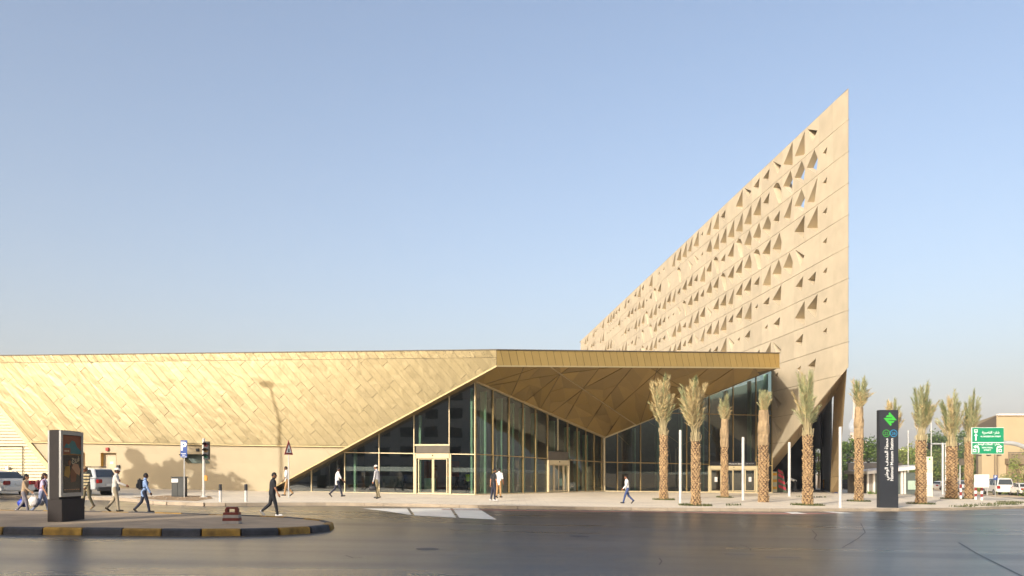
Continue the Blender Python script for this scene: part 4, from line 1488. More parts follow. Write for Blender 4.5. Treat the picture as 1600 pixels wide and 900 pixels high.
ring(1384.6, 677, .185, .215, "logo_green"); ring(1396.2, 677, .185, .215, "logo_blue")
lettering("line_number", "22", MATS["logo_green"], t, fx + right * sx0(1384.6) + up * sy0(677), right, up, height=.17)
lettering("line_number", "26", MATS["logo_blue"], t, fx + right * sx0(1396.2) + up * sy0(677), right, up, height=.17)
lettering("name_lettering", arabic("محطة المتحف الوطني"), MATS["sign_white"], t, fx + right * sx0(1386.3) + up * sy0((685 + 750) / 2), up, -right, width=65 * s, bold=.012)
lettering("name_lettering", "National Museum Station", MATS["sign_white"], t, fx + right * sx0(1393.2) + up * sy0((685 + 751) / 2), up, -right, width=66 * s, bold=.008)

# white totem with the small green mark
b = G(1452.5, 775.5, WALK); s = b.y / F; Ht = (775.5 - 713.5) * s
t = thing("station_totem", b, "pale narrow totem with a small green mark behind the palms", "totem")
M("totem_pale", srgb(222, 208, 190), .6, vary=.06)
MB().box((b.x, b.y + .15, b.z + Ht / 2), (10.3 * s, .3, Ht)).build("body", MATS["totem_pale"], t, bevel=.01)
q = 1.9 * s
flat("logo", [(-q, 0), (0, -q), (q, 0), (0, q)], b + Vector((0, -.012, Ht - 4 * s)), right, up, MATS["logo_green"], t)
flat("map_panel", [(-4.1 * s, -9 * s), (4.1 * s, -9 * s), (4.1 * s, 9 * s), (-4.1 * s, 9 * s)], b + Vector((0, -.012, 34 * s - 7 * s)), right, up, MATS["sign_white"], t)

# advertising unit on the island: its poster faces along the street
b = G(84, 815.5, IH); s = b.y / F
H = (815.5 - 671.5) * s; T_ = .36; Dp = 1.34
t = thing("advertising_unit", b, "dark upright advertising unit with a framed poster on the traffic island", "advertising unit")
x0, y0, z0 = b.x - .14, b.y, b.z
MB().box((x0 + T_ / 2, y0 + Dp / 2, z0 + .34), (T_ + .10, Dp + .04, .72)).build("plinth", MATS["mupi_brown"], t, bevel=.01)
MB().box((x0 + T_ / 2 - .02, y0 + Dp / 2, z0 + .70 + (H - .70) / 2), (T_ - .04, Dp, H - .70)).build("case", MATS["mupi_brown"], t, bevel=.015)
xf = x0 + T_ - .02
fr = MB()
for (a, c) in (((.05, .78), (.05, H - .02)), ((Dp - .05, .78), (Dp - .05, H - .02))):
    fr.box((xf, y0 + a[0] if False else y0 + a, 0) if False else (xf, y0 + a[0], z0 + (a[1] + c[1]) / 2), (.06, .12, c[1] - a[1]))
fr.box((xf, y0 + Dp / 2, z0 + .84), (.056, Dp - .2, .12)); fr.box((xf, y0 + Dp / 2, z0 + H - .08), (.056, Dp - .2, .12))
fr.build("poster_frame", MATS["mupi_frame"], t)
MB().box((x0 - .03, y0 + Dp / 2, z0 + .7 + (H - .7) / 2), (.05, Dp - .02, H - .74)).build("poster_frame", MATS["mupi_frame"], t)
po = Vector((xf + .01, y0 + Dp / 2, z0 + .9)); ph = H - 1.06; pw = Dp - .22
M("poster_ink", srgb(52, 48, 42), .25, spec=.5); M("poster_rust", srgb(130, 70, 46), .25); M("poster_teal", srgb(52, 108, 108), .25)
M("poster_cream", srgb(196, 176, 140), .25); M("poster_ochre", srgb(146, 110, 40), .25); M("poster_brown", srgb(110, 62, 36), .25); M("poster_tan", srgb(170, 126, 92), .25)
yr = Vector((0, 1, 0))
poster = child_empty("poster", t)


def pf(name, pts_, mat, out):
    flat(name, [((a - .5) * pw, b_ * ph) for a, b_ in pts_], po, yr, up, MATS[mat], poster, out)


pf("poster_sheet", [(0, 0), (1, 0), (1, .66), (0, .66)], "poster_ink", .0)
pf("poster_sheet", [(0, .66), (1, .66), (1, 1), (0, 1)], "poster_rust", .0)
pf("poster_print", [(0, .74), (.2, .86), (.34, .84), (.5, .92), (.66, .9), (.8, .8), (1, .74), (1, .68), (0, .68)], "poster_teal", .003)
pf("poster_print", [(.04, .68), (.42, .68), (.42, .78), (.04, .78)], "poster_rust", .005)
pf("poster_print", [(0, .655), (.3, .67), (.7, .672), (1, .655), (1, .668), (.7, .685), (.3, .683), (0, .668)], "poster_ochre", .006)
pf("poster_print", [(.08, .3), (.34, .26), (.42, .36), (.38, .47), (.14, .46)], "poster_ochre", .003)
pf("poster_print", [(.44, .18), (.7, .2), (.78, .36), (.72, .5), (.5, .5), (.42, .34)], "poster_brown", .004)
pf("poster_print", [(.5, .44), (.72, .34), (.92, .3), (.96, .4), (.84, .5), (.62, .52)], "poster_tan", .005)
pf("poster_print", [(.3, .5), (.38, .47), (.46, .5), (.46, .55), (.38, .58), (.3, .55)], "poster_brown", .006)
for i in range(7):
    a_ = .1 + i * .12
    pf("poster_print", [(a_, .05), (a_ + .1, .05), (a_ + .1, .062), (a_, .062)], "poster_tan", .003)
lettering("poster_lettering", arabic("فروج"), MATS["poster_cream"], poster, po + Vector((.006, .22, ph * .575)), yr, up, width=.46, bold=.02)
for k_ in range(3): pf("poster_print", [(.1 + k_ * .09, .715), (.165 + k_ * .09, .715), (.165 + k_ * .09, .745), (.1 + k_ * .09, .745)], "poster_cream", .008)

# P sign, cabinet, traffic light, warning triangle, bollards, block, camera box
b = G(288, 777, WALK); s = b.y / F
t = thing("parking_sign", b, "blue parking sign with a white letter on a thin pole", "sign")
Hs = (777 - 688) * s
MB().tube([b, b + Vector((0, 0, Hs - .1))], .035, 10).build("pole", MATS["galvanised"], t)
W_, Hh = 10.3 * s, 27 * s
c = b + Vector((.0, -.06, Hs - Hh / 2))
MB().box(c, (W_, .04, Hh)).build("plate", MATS["sign_blue"], t, bevel=.006)
c2 = c + Vector((0, -.024, 0))
flat("white_border", [(-W_ * .46, -Hh * .47), (W_ * .46, -Hh * .47), (W_ * .46, -Hh * .45), (-W_ * .46, -Hh * .45)], c2, right, up, MATS["sign_white"], t)
lettering("letter", "P", MATS["sign_white"], t, c2 + Vector((0, 0, Hh * .16)), right, up, height=Hh * .5, bold=.03)
for zc_, wd_ in ((-.27, .36), (-.36, .24)):
    for k_ in range(4):
        a0_ = -wd_ + k_ * wd_ / 2
        flat("small_print", [(W_ * a0_, Hh * (zc_ - .018)), (W_ * (a0_ + wd_ * .36), Hh * (zc_ - .018)), (W_ * (a0_ + wd_ * .36), Hh * (zc_ + .018)), (W_ * a0_, Hh * (zc_ + .018))], c2, right, up, MATS["sign_white"], t)

b = G(277, 776.5, WALK); s = b.y / F
t = thing("utility_cabinet", b, "dark utility cabinet with a white label beside the parking sign", "cabinet")
w_, h_ = 19.5 * s, 30.5 * s
M("cabinet_grey", srgb(58, 60, 58), .55, vary=.12)
MB().box((b.x, b.y + .3, b.z + h_ / 2), (w_, .5, h_)).build("body", MATS["cabinet_grey"], t, bevel=.015)
MB().box((b.x, b.y + .3, b.z + h_ + .02), (w_ + .06, .56, .05)).build("lid", MATS["cabinet_grey"], t)
for sg in (-1, 1):
    MB().box((b.x + sg * w_ * .24, b.y + .042, b.z + h_ * .48), (w_ * .44, .02, h_ * .86)).build("door", MATS["cabinet_grey"], t, bevel=.004)
flat("paper_label", [(-.18, -.1), (.18, -.1), (.18, .1), (-.18, .1)], Vector((b.x - w_ * .22, b.y + .028, b.z + h_ * .84)), right, up, MATS["sign_white"], t)

b = G(318.3, 777, WALK); s = b.y / F
t = thing("traffic_light", b, "white-poled traffic light with black signal head", "traffic light")
Hs = (777 - 685) * s
MB().lathe(b, [(.075, 0), (.075, Hs)], 12).build("pole", MATS["post_white"], t)
MB().lathe(b, [(.2, 0), (.2, .04), (.08, .1)], 12).build("base", MATS["post_white"], t)
hd = b + Vector((5.2 * s, -.05, Hs - 19 * s))
MB().box(hd, (8.4 * s, .26, 28.5 * s)).build("signal_head", MATS["black_plastic"], t, bevel=.02)
M("lens_red", (.10, .012, .01), .25); M("lens_amber", (.11, .06, .01), .25); M("lens_green", (.01, .07, .04), .25)
for i, m_ in enumerate(("lens_red", "lens_amber", "lens_green")):
    z = hd.z + (9 - 9 * i) * s
    ln = MB().lathe((hd.x, hd.y - .15, z), [(.10, -.02), (.10, .02)], 14)
    o = MB(); nn = 14
    o.add([(hd.x + .12 * math.cos(6.283 * k / nn), hd.y - .145, z + .12 * math.sin(6.283 * k / nn)) for k in range(nn)], [list(range(nn))[::-1]])
    lo = o.build("lens", MATS[m_], t)
    v = MB()
    vs = []
    for k in range(8):
        a_ = math.pi * (k / 7)
        for yy in (-.13, -.36): vs.append((hd.x + .135 * math.cos(a_), hd.y + yy, z + .135 * math.sin(a_)))
    v.add(vs, [(2 * k, 2 * k + 1, 2 * k + 3, 2 * k + 2) for k in range(7)])
    v.build("visor", MATS["black_plastic"], lo)
MB().box((b.x + .14, b.y - .02, b.z + 30 * s), (.16, .14, .3)).build("push_button_box", M("button_yellow", srgb(214, 150, 50), .5), t, bevel=.02)

b = G(451, 777.5, WALK); s = b.y / F
t = thing("warning_sign", b, "red-bordered warning triangle on a thin pole in front of the wall", "sign")
Hs = (777.5 - 688) * s
MB().tube([b, b + Vector((0, 0, Hs - .2))], .035, 8).build("pole", MATS["galvanised"], t)
hw, hh = 4.8 * s, 22.5 * s
yaw = math.radians(58)
rt = Vector((math.cos(yaw), math.sin(yaw), 0))
hw = hw / math.cos(yaw) * .98
c = b + Vector((0, -.05, Hs - hh))
ny = rt.cross(up) * .03
MB().prism([c - rt * hw, c + rt * hw, c + up * hh], ny).build("plate", MATS["sign_red"], t)
flat("face", [(-hw * .62, hh * .14), (hw * .62, hh * .14), (0, hh * .72)], c + ny, rt, up, MATS["sign_white"], t, .004)
flat("pictogram", [(-hw * .2, hh * .18), (hw * .2, hh * .18), (hw * .12, hh * .42), (-hw * .12, hh * .42)], c + ny, rt, up, MATS["black_plastic"], t, .008)
flat("lower_plate", [(-hw * .86, -hh * .0), (hw * .86, -hh * .0), (hw * .86, hh * .1), (-hw * .86, hh * .1)], c + ny, rt, up, MATS["sign_red"], t, .012)

for x, yb, lb in ((344.3, 784.0, "white bollard with black cap nearer the traffic light"), (384.3, 784.0, "white bollard with black cap nearer the wall corner")):
    b = G(x, yb, WALK); s = b.y / F
    t = thing("bollard", b, lb, "bollard", "white bollards with black caps")
    MB().lathe(b, [(2.35 * s, -.05), (2.35 * s, 17.5 * s)], 14).build("post", MATS["post_white"], t)
    MB().lathe(b, [(2.45 * s, 17.5 * s), (2.45 * s, 26.6 * s), (2.1 * s, 27.4 * s)], 14).build("cap", MATS["black_plastic"], t)

b = G(360, 818.8, IH); s = b.y / F
t = thing("barrier_block", b, "red and white striped plastic barrier block with a handle on the island", "barrier", rz=0)
M("block_red", srgb(112, 48, 40), .55, vary=.25, vscale=6); M("block_white", srgb(164, 158, 152), .55, vary=.2, vscale=6)
w_ = 26.5 * s; hs = [0, 4.6 * s, 9.4 * s, 14 * s, 18.2 * s]
for i in range(4):
    k0, k1 = 1 - .03 * i, 1 - .03 * (i + 1)
    MB().box((b.x, b.y + .16, b.z + (hs[i] + hs[i + 1]) / 2), (w_ * k0, .34 * k0, hs[i + 1] - hs[i] - .004), 0, k1 / k0).build("stripe", MATS["block_white" if i in (0, 2) else "block_red"], t, bevel=.008)
hdl = MB(); zt = b.z + hs[4]
hdl.box((b.x - w_ * .29, b.y + .16, zt + .06), (.09, .2, .13)); hdl.box((b.x + w_ * .29, b.y + .16, zt + .06), (.09, .2, .13))
hdl.box((b.x, b.y + .16, zt + .135), (w_ * .64, .2, .06))
hdl.build("handle", MATS["block_red"], t, bevel=.015)

for x, yb, yt, lb in ((1501, 780, 757, "red and white post between two palm trunks"), (1524.5, 780.5, 762, "red and white post just left of its twin under the road sign"), (1534, 781.5, 762, "rightmost red and white post under the green road sign")):
    b = G(x, yb, WALK); s = b.y / F; Hs = (yb - yt) * s
    t = thing("striped_post", b, lb, "bollard", "red and white striped posts")
    for i in range(4):
        MB().lathe(b, [(1.75 * s, Hs * i / 4 + .001), (1.75 * s, Hs * (i + 1) / 4)], 12).build("band", MATS["sign_white" if i % 2 == 0 else "sign_red"], t)

# green direction sign on a curved gantry arm
Zs = 62.0
c0 = P(1518, 709.5, Zs); s = Zs / F
gb = ground_at(1640, Zs, WALK)
t = thing("direction_sign", gb, "green overhead road sign with white arrows on a curved grey arm", "road sign")
arm = []
for i in range(13):
    a_ = math.pi * .5 + (-math.pi * .5) * i / 12
    arm.append(P(1573 + 67 * math.cos(a_), 766 - 74 * math.sin(a_), Zs + .35))
arm = [P(1518, 692, Zs + .35)] + arm + [Vector((arm[-1].x, arm[-1].y, gb.z))]
MB().tube(arm, .16, 12).build("arm", MATS["galvanised"], t, smooth=True)
w_, h_ = 50 * s, 41.5 * s
MB().box((c0.x + w_ / 2, c0.y, c0.z + h_ / 2), (w_, .1, h_)).build("board", MATS["sign_white"], t)
for ya, yb in ((0.3, 17.6), (18.4, 41.2)):
    MB().box((c0.x + w_ / 2, c0.y - .054, c0.z + (ya + yb) / 2 * s), (w_ - .8 * s, .03, (yb - ya) * s - .5 * s)).build("green_panel", MATS["sign_green"], t)
fo = Vector((c0.x, c0.y - .072, c0.z))
q = lambda pts_: [((x - 1518) * s, (709.5 - y) * s) for x, y in pts_]
flat("arrow", q([(1523, 688.5), (1525, 688.5), (1525, 681), (1527, 681), (1524, 677), (1521, 681), (1523, 681)]), fo, right, up, MATS["sign_white"], t)
flat("arrow", q([(1527.3, 707), (1529.3, 707), (1529.3, 700), (1528, 697.4), (1525.5, 697), (1524, 697), (1524, 695.2), (1520, 698), (1524, 700.8), (1524, 699), (1526.3, 699.2), (1527.3, 701)]), fo, right, up, MATS["sign_white"], t)
flat("arrow", q([(1556.3, 707), (1558.3, 707), (1558.3, 701), (1559.2, 699.2), (1561.5, 699), (1561.5, 700.8), (1565.5, 698), (1561.5, 695.2), (1561.5, 697), (1559, 697), (1557, 698), (1556.3, 700)]), fo, right, up, MATS["sign_white"], t)
for x, y in ((1524, 673.5), (1522, 704), (1562, 704)):
    flat("pictogram", q([(x - 2.6, y + 2.4), (x + 2.6, y + 2.4), (x + 2.6, y - 2.4), (x - 2.6, y - 2.4)]), fo, right, up, MATS["sign_white"], t)
    flat("pictogram_print", q([(x - 1.7, y + 1.4), (x - .4, y + .2), (x + .4, y + 1.4), (x + 1.7, y + .2), (x + 1.7, y - 1.4), (x - 1.7, y - 1.4)]), fo, right, up, MATS["sign_green"], t, .006)
lt = lambda tx, x, y, wd, hgt=None: lettering("sign_lettering", tx, MATS["sign_white"], t, fo + right * ((x - 1518) * s) + up * ((709.5 - y) * s), right, up, width=wd * s, height=hgt and hgt * s, bold=.02)
lt(arabic("شارع الناصرية"), 1547, 676.5, 27)
lt("AL NASSERIYAH STREET", 1547, 682, 32, 2.2)
lt(arabic("شارع الملك فيصل"), 1543, 694.5, 36)
lt("KING FAISAL", 1542, 699.5, 17, 2.2)
lt("STREET", 1542, 703.3, 11, 2.2)
for x in (1530, 1545, 1561):
    MB().box(P(x, 711.5, Zs), (4 * s, .3, 2 * s)).build("lamp_box", MATS["grille_grey"], t)

# ================================================================ people
for nm, c in dict(skin_light=(176, 128, 96), skin_mid=(140, 92, 64), skin_dark=(96, 62, 44), hair_black=(24, 20, 18), hair_brown=(52, 34, 26), shirt_white=(226, 224, 220), shirt_black=(26, 27, 32),
                  shirt_blue=(140, 166, 206), shirt_beige=(170, 146, 116), shirt_lilac=(196, 182, 206), shirt_check=(206, 200, 190), khaki=(164, 128, 84), navy=(34, 38, 56), jeans=(52, 70, 116),
                  pale_jeans=(126, 136, 164), grey_trousers=(120, 116, 124), olive=(118, 108, 82), stone_trousers=(160, 146, 122), black_cloth=(28, 27, 28), shoe_white=(224, 222, 220), shoe_dark=(30, 26, 24),
                  shoe_tan=(150, 126, 96), shoe_teal=(60, 120, 130), cap_white=(220, 212, 200), cap_tan=(150, 120, 84), hivis=(196, 222, 40), grey_shirt=(176, 174, 176)).items():
    M(nm, srgb(*c), .75, vary=.10, vscale=9, bump=.15, bscale=22)


def striped(name, c1, c2, scale):
    m = M(name, srgb(*c1), .8, vary=.05)
    nt = m.node_tree; L = nt.links.new; b = nt.nodes["Principled BSDF"]
    tc = nt.nodes.new("ShaderNodeTexCoord"); sp = nt.nodes.new("ShaderNodeSeparateXYZ"); L(tc.outputs["Object"], sp.inputs[0])
    mu = nt.nodes.new("ShaderNodeMath"); mu.operation = 'MULTIPLY'; mu.inputs[1].default_value = scale; L(sp.outputs[2], mu.inputs[0])
    fr = nt.nodes.new("ShaderNodeMath"); fr.operation = 'FRACT'; L(mu.outputs[0], fr.inputs[0])
    gt = nt.nodes.new("ShaderNodeMath"); gt.operation = 'GREATER_THAN'; gt.inputs[1].default_value = .5; L(fr.outputs[0], gt.inputs[0])
    mx = nt.nodes.new("ShaderNodeMix"); mx.data_type = 'RGBA'; L(gt.outputs[0], mx.inputs[0])
    mx.inputs[6].default_value = (*srgb(*c1), 1); mx.inputs[7].default_value = (*srgb(*c2), 1)
    L(mx.outputs[2], b.inputs["Base Color"])
    return m


striped("shirt_striped", (186, 170, 130), (62, 58, 52), 7.5)
M("eye_dark", (.02, .015, .012), .3)


def capsule(mb, a, b, r0, r1, n=10, steps=5, flat_=1.0):
    a = Vector(a); b = Vector(b); d = (b - a); L_ = d.length; d.normalize()
    path = []; rad = []
    for i in range(4):
        t = -1 + i / 3
        path.append(a + d * (r0 * t)); rad.append(max(.002, r0 * math.sqrt(max(0, 1 - t * t))))
    for i in range(1, steps):
        t = i / steps
        path.append(a.lerp(b, t)); rad.append(r0 + (r1 - r0) * t)
    for i in range(4):
        t = i / 3
        path.append(b + d * (r1 * t)); rad.append(max(.002, r1 * math.sqrt(max(0, 1 - t * t))))
    mb.tube(path, rad, n)


def person(x, y, dz, hpx, head_deg, label, shirt, trousers, shoes, skin="skin_mid", hair="hair_black", stride=24, knee=28, lead=1, arms=(18, -14), elbow=(18, 22), lean=4, bend=0, sleeve=.5,
           cap=None, long_hair=False, look=0, hem=.86, Zfix=None, build_=1.0, vest=None):
    """one walking or standing figure; head_deg: compass direction it walks to, 0 = away from the camera, 90 = right"""
    b = G(x, y, dz) if Zfix is None else ground_at(x, Zfix, dz)
    Hm = hpx * b.y / F
    S = Hm / 1.75
    rz = -math.radians(head_deg)
    t = thing("person", b, label, "person", "people around the station", rz)
    rad = math.radians
    up_ = Matrix.Rotation(-rad(lean + bend), 3, 'X')
    piv = Vector((0, 0, .95))
    U = lambda p: piv + up_ @ (Vector(p) - piv)
    prim = []           # (a, b, r0, r1, region)
    mb = MB()

    def cap_(a, b_, r0, r1, reg, n=10):
        capsule(mb, a, b_, r0, r1, n); prim.append((Vector(a), Vector(b_), r0, r1, reg))
    # torso as a loft of ellipses
    w = build_
    rings = [(hem - .03, .150 * w, .115 * w), (.93, .168 * w, .128 * w), (1.04, .160 * w, .122 * w), (1.14, .152 * w, .118 * w), (1.26, .168 * w, .126 * w), (1.36, .184 * w, .122 * w), (1.43, .165 * w, .100 * w), (1.475, .105, .08), (1.50, .06, .06)]
    n = 16; vs = []
    for z, rx, ry in rings:
        for k in range(n):
            a_ = 6.2832 * k / n; vs.append(U((rx * math.cos(a_), ry * math.sin(a_), z)))
    m_ = len(rings)
    mb.add(vs, [(i * n + k, i * n + (k + 1) % n, (i + 1) * n + (k + 1) % n, (i + 1) * n + k) for i in range(m_ - 1) for k in range(n)] + [list(range(n))[::-1], list(range((m_ - 1) * n, m_ * n))])
    for i in range(m_ - 1):
        prim.append((U((0, 0, rings[i][0])), U((0, 0, rings[i + 1][0])), rings[i][1] * .85, rings[i + 1][1] * .85, 'shirt'))
    # neck and head
    cap_(U((0, .0, 1.46)), U((0, .02, 1.58)), .058, .052, 'skin')
    hr = Matrix.Rotation(-rad(look), 3, 'Z')
    hc = Vector((0, .025, 1.635)); HB = lambda p: U(hc + hr @ Vector(p))
    hv0 = len(mb.v)
    mb.ball((0, 0, 0), (.078, .098, .118), 14, 9)
    for i in range(hv0, len(mb.v)): mb.v[i] = tuple(HB(mb.v[i]))
    prim.append((HB((0, 0, -.03)), HB((0, 0, .05)), .09, .09, 'skin'))
    cap_(HB((0, .06, -.085)), HB((0, .075, -.09)), .035, .028, 'skin', 8)             # chin
    cap_(HB((0, .095, .012)), HB((0, .112, -.022)), .009, .016, 'skin', 6)             # nose
    for sg in (-1, 1):
        cap_(HB((sg * .079, -.005, .012)), HB((sg * .080, -.01, -.025)), .018, .013, 'skin', 6)   # ears
    # legs
    for sg in (-1, 1):
        fwd = (sg == lead)
        a_ = rad(stride * .72 if fwd else -stride * .5); kn = rad(6 if fwd else knee)
        hip = Vector((sg * .088, 0, .92)); k_ = hip + Vector((0, math.sin(a_), -math.cos(a_))) * .43
        an = k_ + Vector((0, math.sin(a_ - kn), -math.cos(a_ - kn))) * .42
        fp = a_ - kn if not fwd else a_ * .4
        fd = Vector((sg * .12, math.cos(fp), math.sin(fp))).normalized()
        cap_(hip, k_, .092 * w, .066 * w, 'trousers', 12); cap_(k_, an, .066 * w, .050, 'trousers', 12)
        cap_(an + fd * -.05 + Vector((0, 0, -.035)), an + fd * .15 + Vector((0, 0, -.05)), .044, .036, 'shoes', 8)
        cap_(an + fd * .04 + Vector((0, 0, -.045)), an + fd * .17 + Vector((0, 0, -.055)), .040, .034, 'shoes', 8)
    # arms and hands
    hands = []
    for i, sg in enumerate((-1, 1)):
        a_ = rad(arms[i]); e_ = rad(elbow[i])
        sh = U((sg * .185 * w, 0, 1.405))
        dr = Vector((sg * .12, math.sin(a_), -math.cos(a_))).normalized(); el = sh + dr * .285
        dr2 = Vector((sg * .02, math.sin(a_ + e_), -math.cos(a_ + e_))).normalized(); wr = el + dr2 * .25
        cap_(sh, sh.lerp(el, sleeve if sleeve < 1 else 1), .060, .056 - .006 * sleeve, 'shirt')
        if sleeve < 1: cap_(sh.lerp(el, sleeve), el, .046, .042, 'skin')
        cap_(el, wr, .052 if sleeve >= 2 else .042, .040 if sleeve >= 2 else .028, 'shirt' if sleeve >= 2 else 'skin')
        pm = wr + dr2 * .085
        sd = Vector((0, 1, 0)); sd = (sd - dr2 * sd.dot(dr2)).normalized(); inn = dr2.cross(sd) * 1.0
        for q in (-.022, .0, .022): cap_(wr + sd * q * .5, pm + sd * q, .022, .019, 'skin', 6)
        for f, q in enumerate((-.030, -.010, .010, .030)):
            L0 = (.055, .066, .072, .060)[f]; p0 = pm + sd * q
            bendv = (dr2 * .86 - inn * (.35 * sg)).normalized()
            p1 = p0 + bendv * L0 * .6; p2 = p1 + (dr2 * .6 - inn * (.7 * sg)).normalized() * L0 * .55
            cap_(p0, p1, .0105, .0100, 'skin', 6); cap_(p1, p2, .0100, .0085, 'skin', 6)
        th = wr + dr2 * .03 + sd * .028
        cap_(th, th + (dr2 * .7 + sd * .6).normalized() * .05, .0125, .0115, 'skin', 6)
        hands.append(pm + dr2 * .04)
    # union into one continuous surface
    me = bpy.data.meshes.new("body_source"); me.from_pydata(mb.v, [], mb.f); me.update()
    tmp = bpy.data.objects.new("body_source", me); COL.objects.link(tmp)
    rm = tmp.modifiers.new("r", 'REMESH'); rm.mode = 'VOXEL'; rm.voxel_size = .0125
    sm = tmp.modifiers.new("s", 'SMOOTH'); sm.factor = .5; sm.iterations = 2
    dg = bpy.context.evaluated_depsgraph_get(); dg.update()
    body = bpy.data.meshes.new_from_object(tmp.evaluated_get(dg)); bpy.data.objects.remove(tmp); bpy.data.meshes.remove(me)
    nv = len(body.vertices)
    co = np.empty(nv * 3); body.vertices.foreach_get("co", co); co = co.reshape(-1, 3)
    npf = len(body.polygons); cen = np.empty(npf * 3); body.polygons.foreach_get("center", cen); cen = cen.reshape(-1, 3)
    best = np.full(npf, 1e9); reg = np.zeros(npf, int); names = ['shirt', 'skin', 'trousers', 'shoes']
    for a_, b_, r0, r1, rg in prim:
        A = np.array(a_); d = np.array(b_ - a_); l2 = max(d @ d, 1e-9)
        tt = np.clip(((cen - A) @ d) / l2, 0, 1)
        ds = np.linalg.norm(cen - A - tt[:, None] * d, axis=1) - (r0 + (r1 - r0) * tt)
        m2 = ds < best; best[m2] = ds[m2]; reg[m2] = names.index(rg)
    # eyes and mouth as dark patches on the face
    for sg in (-1, 1):
        e_ = np.array(HB((sg * .032, .092, .012))); reg[np.linalg.norm(cen - e_, axis=1) < .013] = 4
    mo = np.array(HB((0, .098, -.055))); dm = np.abs(cen - mo); 
    body.materials.clear()
    for m2 in (shirt, skin, trousers, shoes, "eye_dark"): body.materials.append(MATS[m2])
    body.polygons.foreach_set("material_index", reg.astype(np.int32)); body.polygons.foreach_set("use_smooth", [True] * npf)
    zmin = co[:, 2].min()
    co[:, 2] -= zmin; co *= S
    body.vertices.foreach_set("co", co.ravel()); body.update()
    o = bpy.data.objects.new("body", body); COL.objects.link(o); o.parent = t
    X = lambda p: (Vector(p) - Vector((0, 0, zmin))) * S
    # hair or cap
    h = MB(); n = 14
    vs = []; rws = 7
    for i in range(rws):
        th = math.pi * .5 - (math.pi * .62) * i / (rws - 1)
        for k in range(n):
            a_ = 6.2832 * k / n
            front = max(0, math.sin(a_))
            tt = max(th, math.pi * .5 - (math.pi * .62) * min(1, i / (rws - 1)) * (1 - .52 * front))
            vs.append(X(HB((.085 * math.cos(tt) * math.cos(a_), .105 * math.cos(tt) * math.sin(a_) - .004, .126 * math.sin(tt) + .002))))
    h.add(vs, [(i * n + k, i * n + (k + 1) % n, (i + 1) * n + (k + 1) % n, (i + 1) * n + k) for i in range(rws - 1) for k in range(n)])
    ho = h.build("hair", MATS[hair], t, smooth=True, world=False)
    if long_hair:
        h = MB(); capsule(h, X(HB((0, -.04, .06))), X(HB((0, -.075, -.08))), .095 * S, .085 * S, 12); capsule(h, X(HB((0, -.075, -.08))), X(HB((0, -.085, -.2))), .085 * S, .05 * S, 12)
        h.build("long_hair", MATS[hair], t, smooth=True, world=False)
    if cap:
        h = MB(); v0 = []
        for i in range(5):
            th = math.pi * .5 * (1 - i / 4.0)
            for k in range(n):
                a_ = 6.2832 * k / n
                v0.append(X(HB((.094 * math.cos(th) * math.cos(a_), .114 * math.cos(th) * math.sin(a_), .045 + .095 * math.sin(th)))))
        h.add(v0, [(i * n + k, i * n + (k + 1) % n, (i + 1) * n + (k + 1) % n, (i + 1) * n + k) for i in range(4) for k in range(n)])
        vb = []
        for i in range(8):
            a_ = math.pi * (.12 + .76 * i / 7)
            vb.append(X(HB((.094 * math.cos(a_), .114 * math.sin(a_), .047)))); vb.append(X(HB((.085 * math.cos(a_), .114 * math.sin(a_) + .075 * math.sin(a_), .035))))
        h.add(vb, [(2 * i, 2 * i + 1, 2 * i + 3, 2 * i + 2) for i in range(7)])
        h.build("cap", MATS[cap], t, smooth=True, world=False)
    if vest:
        h = MB(); vs = []
        rg = [(.90, .178, .138), (1.04, .172, .134), (1.14, .165, .130), (1.26, .180, .138), (1.36, .192, .132), (1.43, .150, .105)]
        for z, rx, ry in rg:
            for k in range(n):
                a_ = 6.2832 * k / n; vs.append(X(U((rx * w * math.cos(a_), ry * w * math.sin(a_), z))))
        h.add(vs, [(i * n + k, i * n + (k + 1) % n, (i + 1) * n + (k + 1) % n, (i + 1) * n + k) for i in range(5) for k in range(n)])
        h.build("vest", MATS[vest], t, smooth=True, world=False)
    W = Matrix.Translation(b) @ Matrix.Rotation(rz, 4, 'Z')
    return dict(t=t, hands=[W @ X(p) for p in hands], W=W, X=lambda p: W @ X(U(p)), b=b, S=S)


p_w1 = person(38, 803.8, 0, 62, 80, "woman in a beige top carrying shopping bags behind the island", "shirt_beige", "grey_trousers", "shoe_white", "skin_light", "hair_black", stride=22, lead=1, arms=(-24, 22), elbow=(10, 30), sleeve=2, long_hair=True, lean=6)
p_w2 = person(66, 804, 0, 64, 78, "woman in pale dungarees with a red backpack beside the advertising unit", "shirt_lilac", "pale_jeans", "shoe_teal", "skin_light", "hair_brown", stride=26, lead=-1, arms=(-26, 10), elbow=(14, 16), sleeve=.5, long_hair=True, lean=8)
p_str = person(135.5, 796, 0, 65.5, 205, "man in a striped shirt and tan cap walking in front of the parked SUV", "shirt_striped", "olive", "shoe_tan", "skin_mid", "hair_brown", stride=14, knee=22, lead=1, arms=(10, 20), elbow=(20, 40), sleeve=2, cap="cap_tan")
p_cap = person(180, 800.5, 0, 68, 70, "man in a pale checked shirt and white cap crossing the road", "shirt_check", "stone_trousers", "shoe_dark", "skin_mid", "hair_black", stride=16, lead=1, arms=(-6, 26), elbow=(12, 42), sleeve=2, cap="cap_white", hem=.78)
p_bp = person(225, 802.3, 0, 62.5, 60, "man in a light blue shirt carrying a black backpack", "shirt_blue", "navy", "shoe_dark", "skin_dark", "hair_black", stride=24, lead=1, arms=(-12, 14), elbow=(10, 14), sleeve=2)
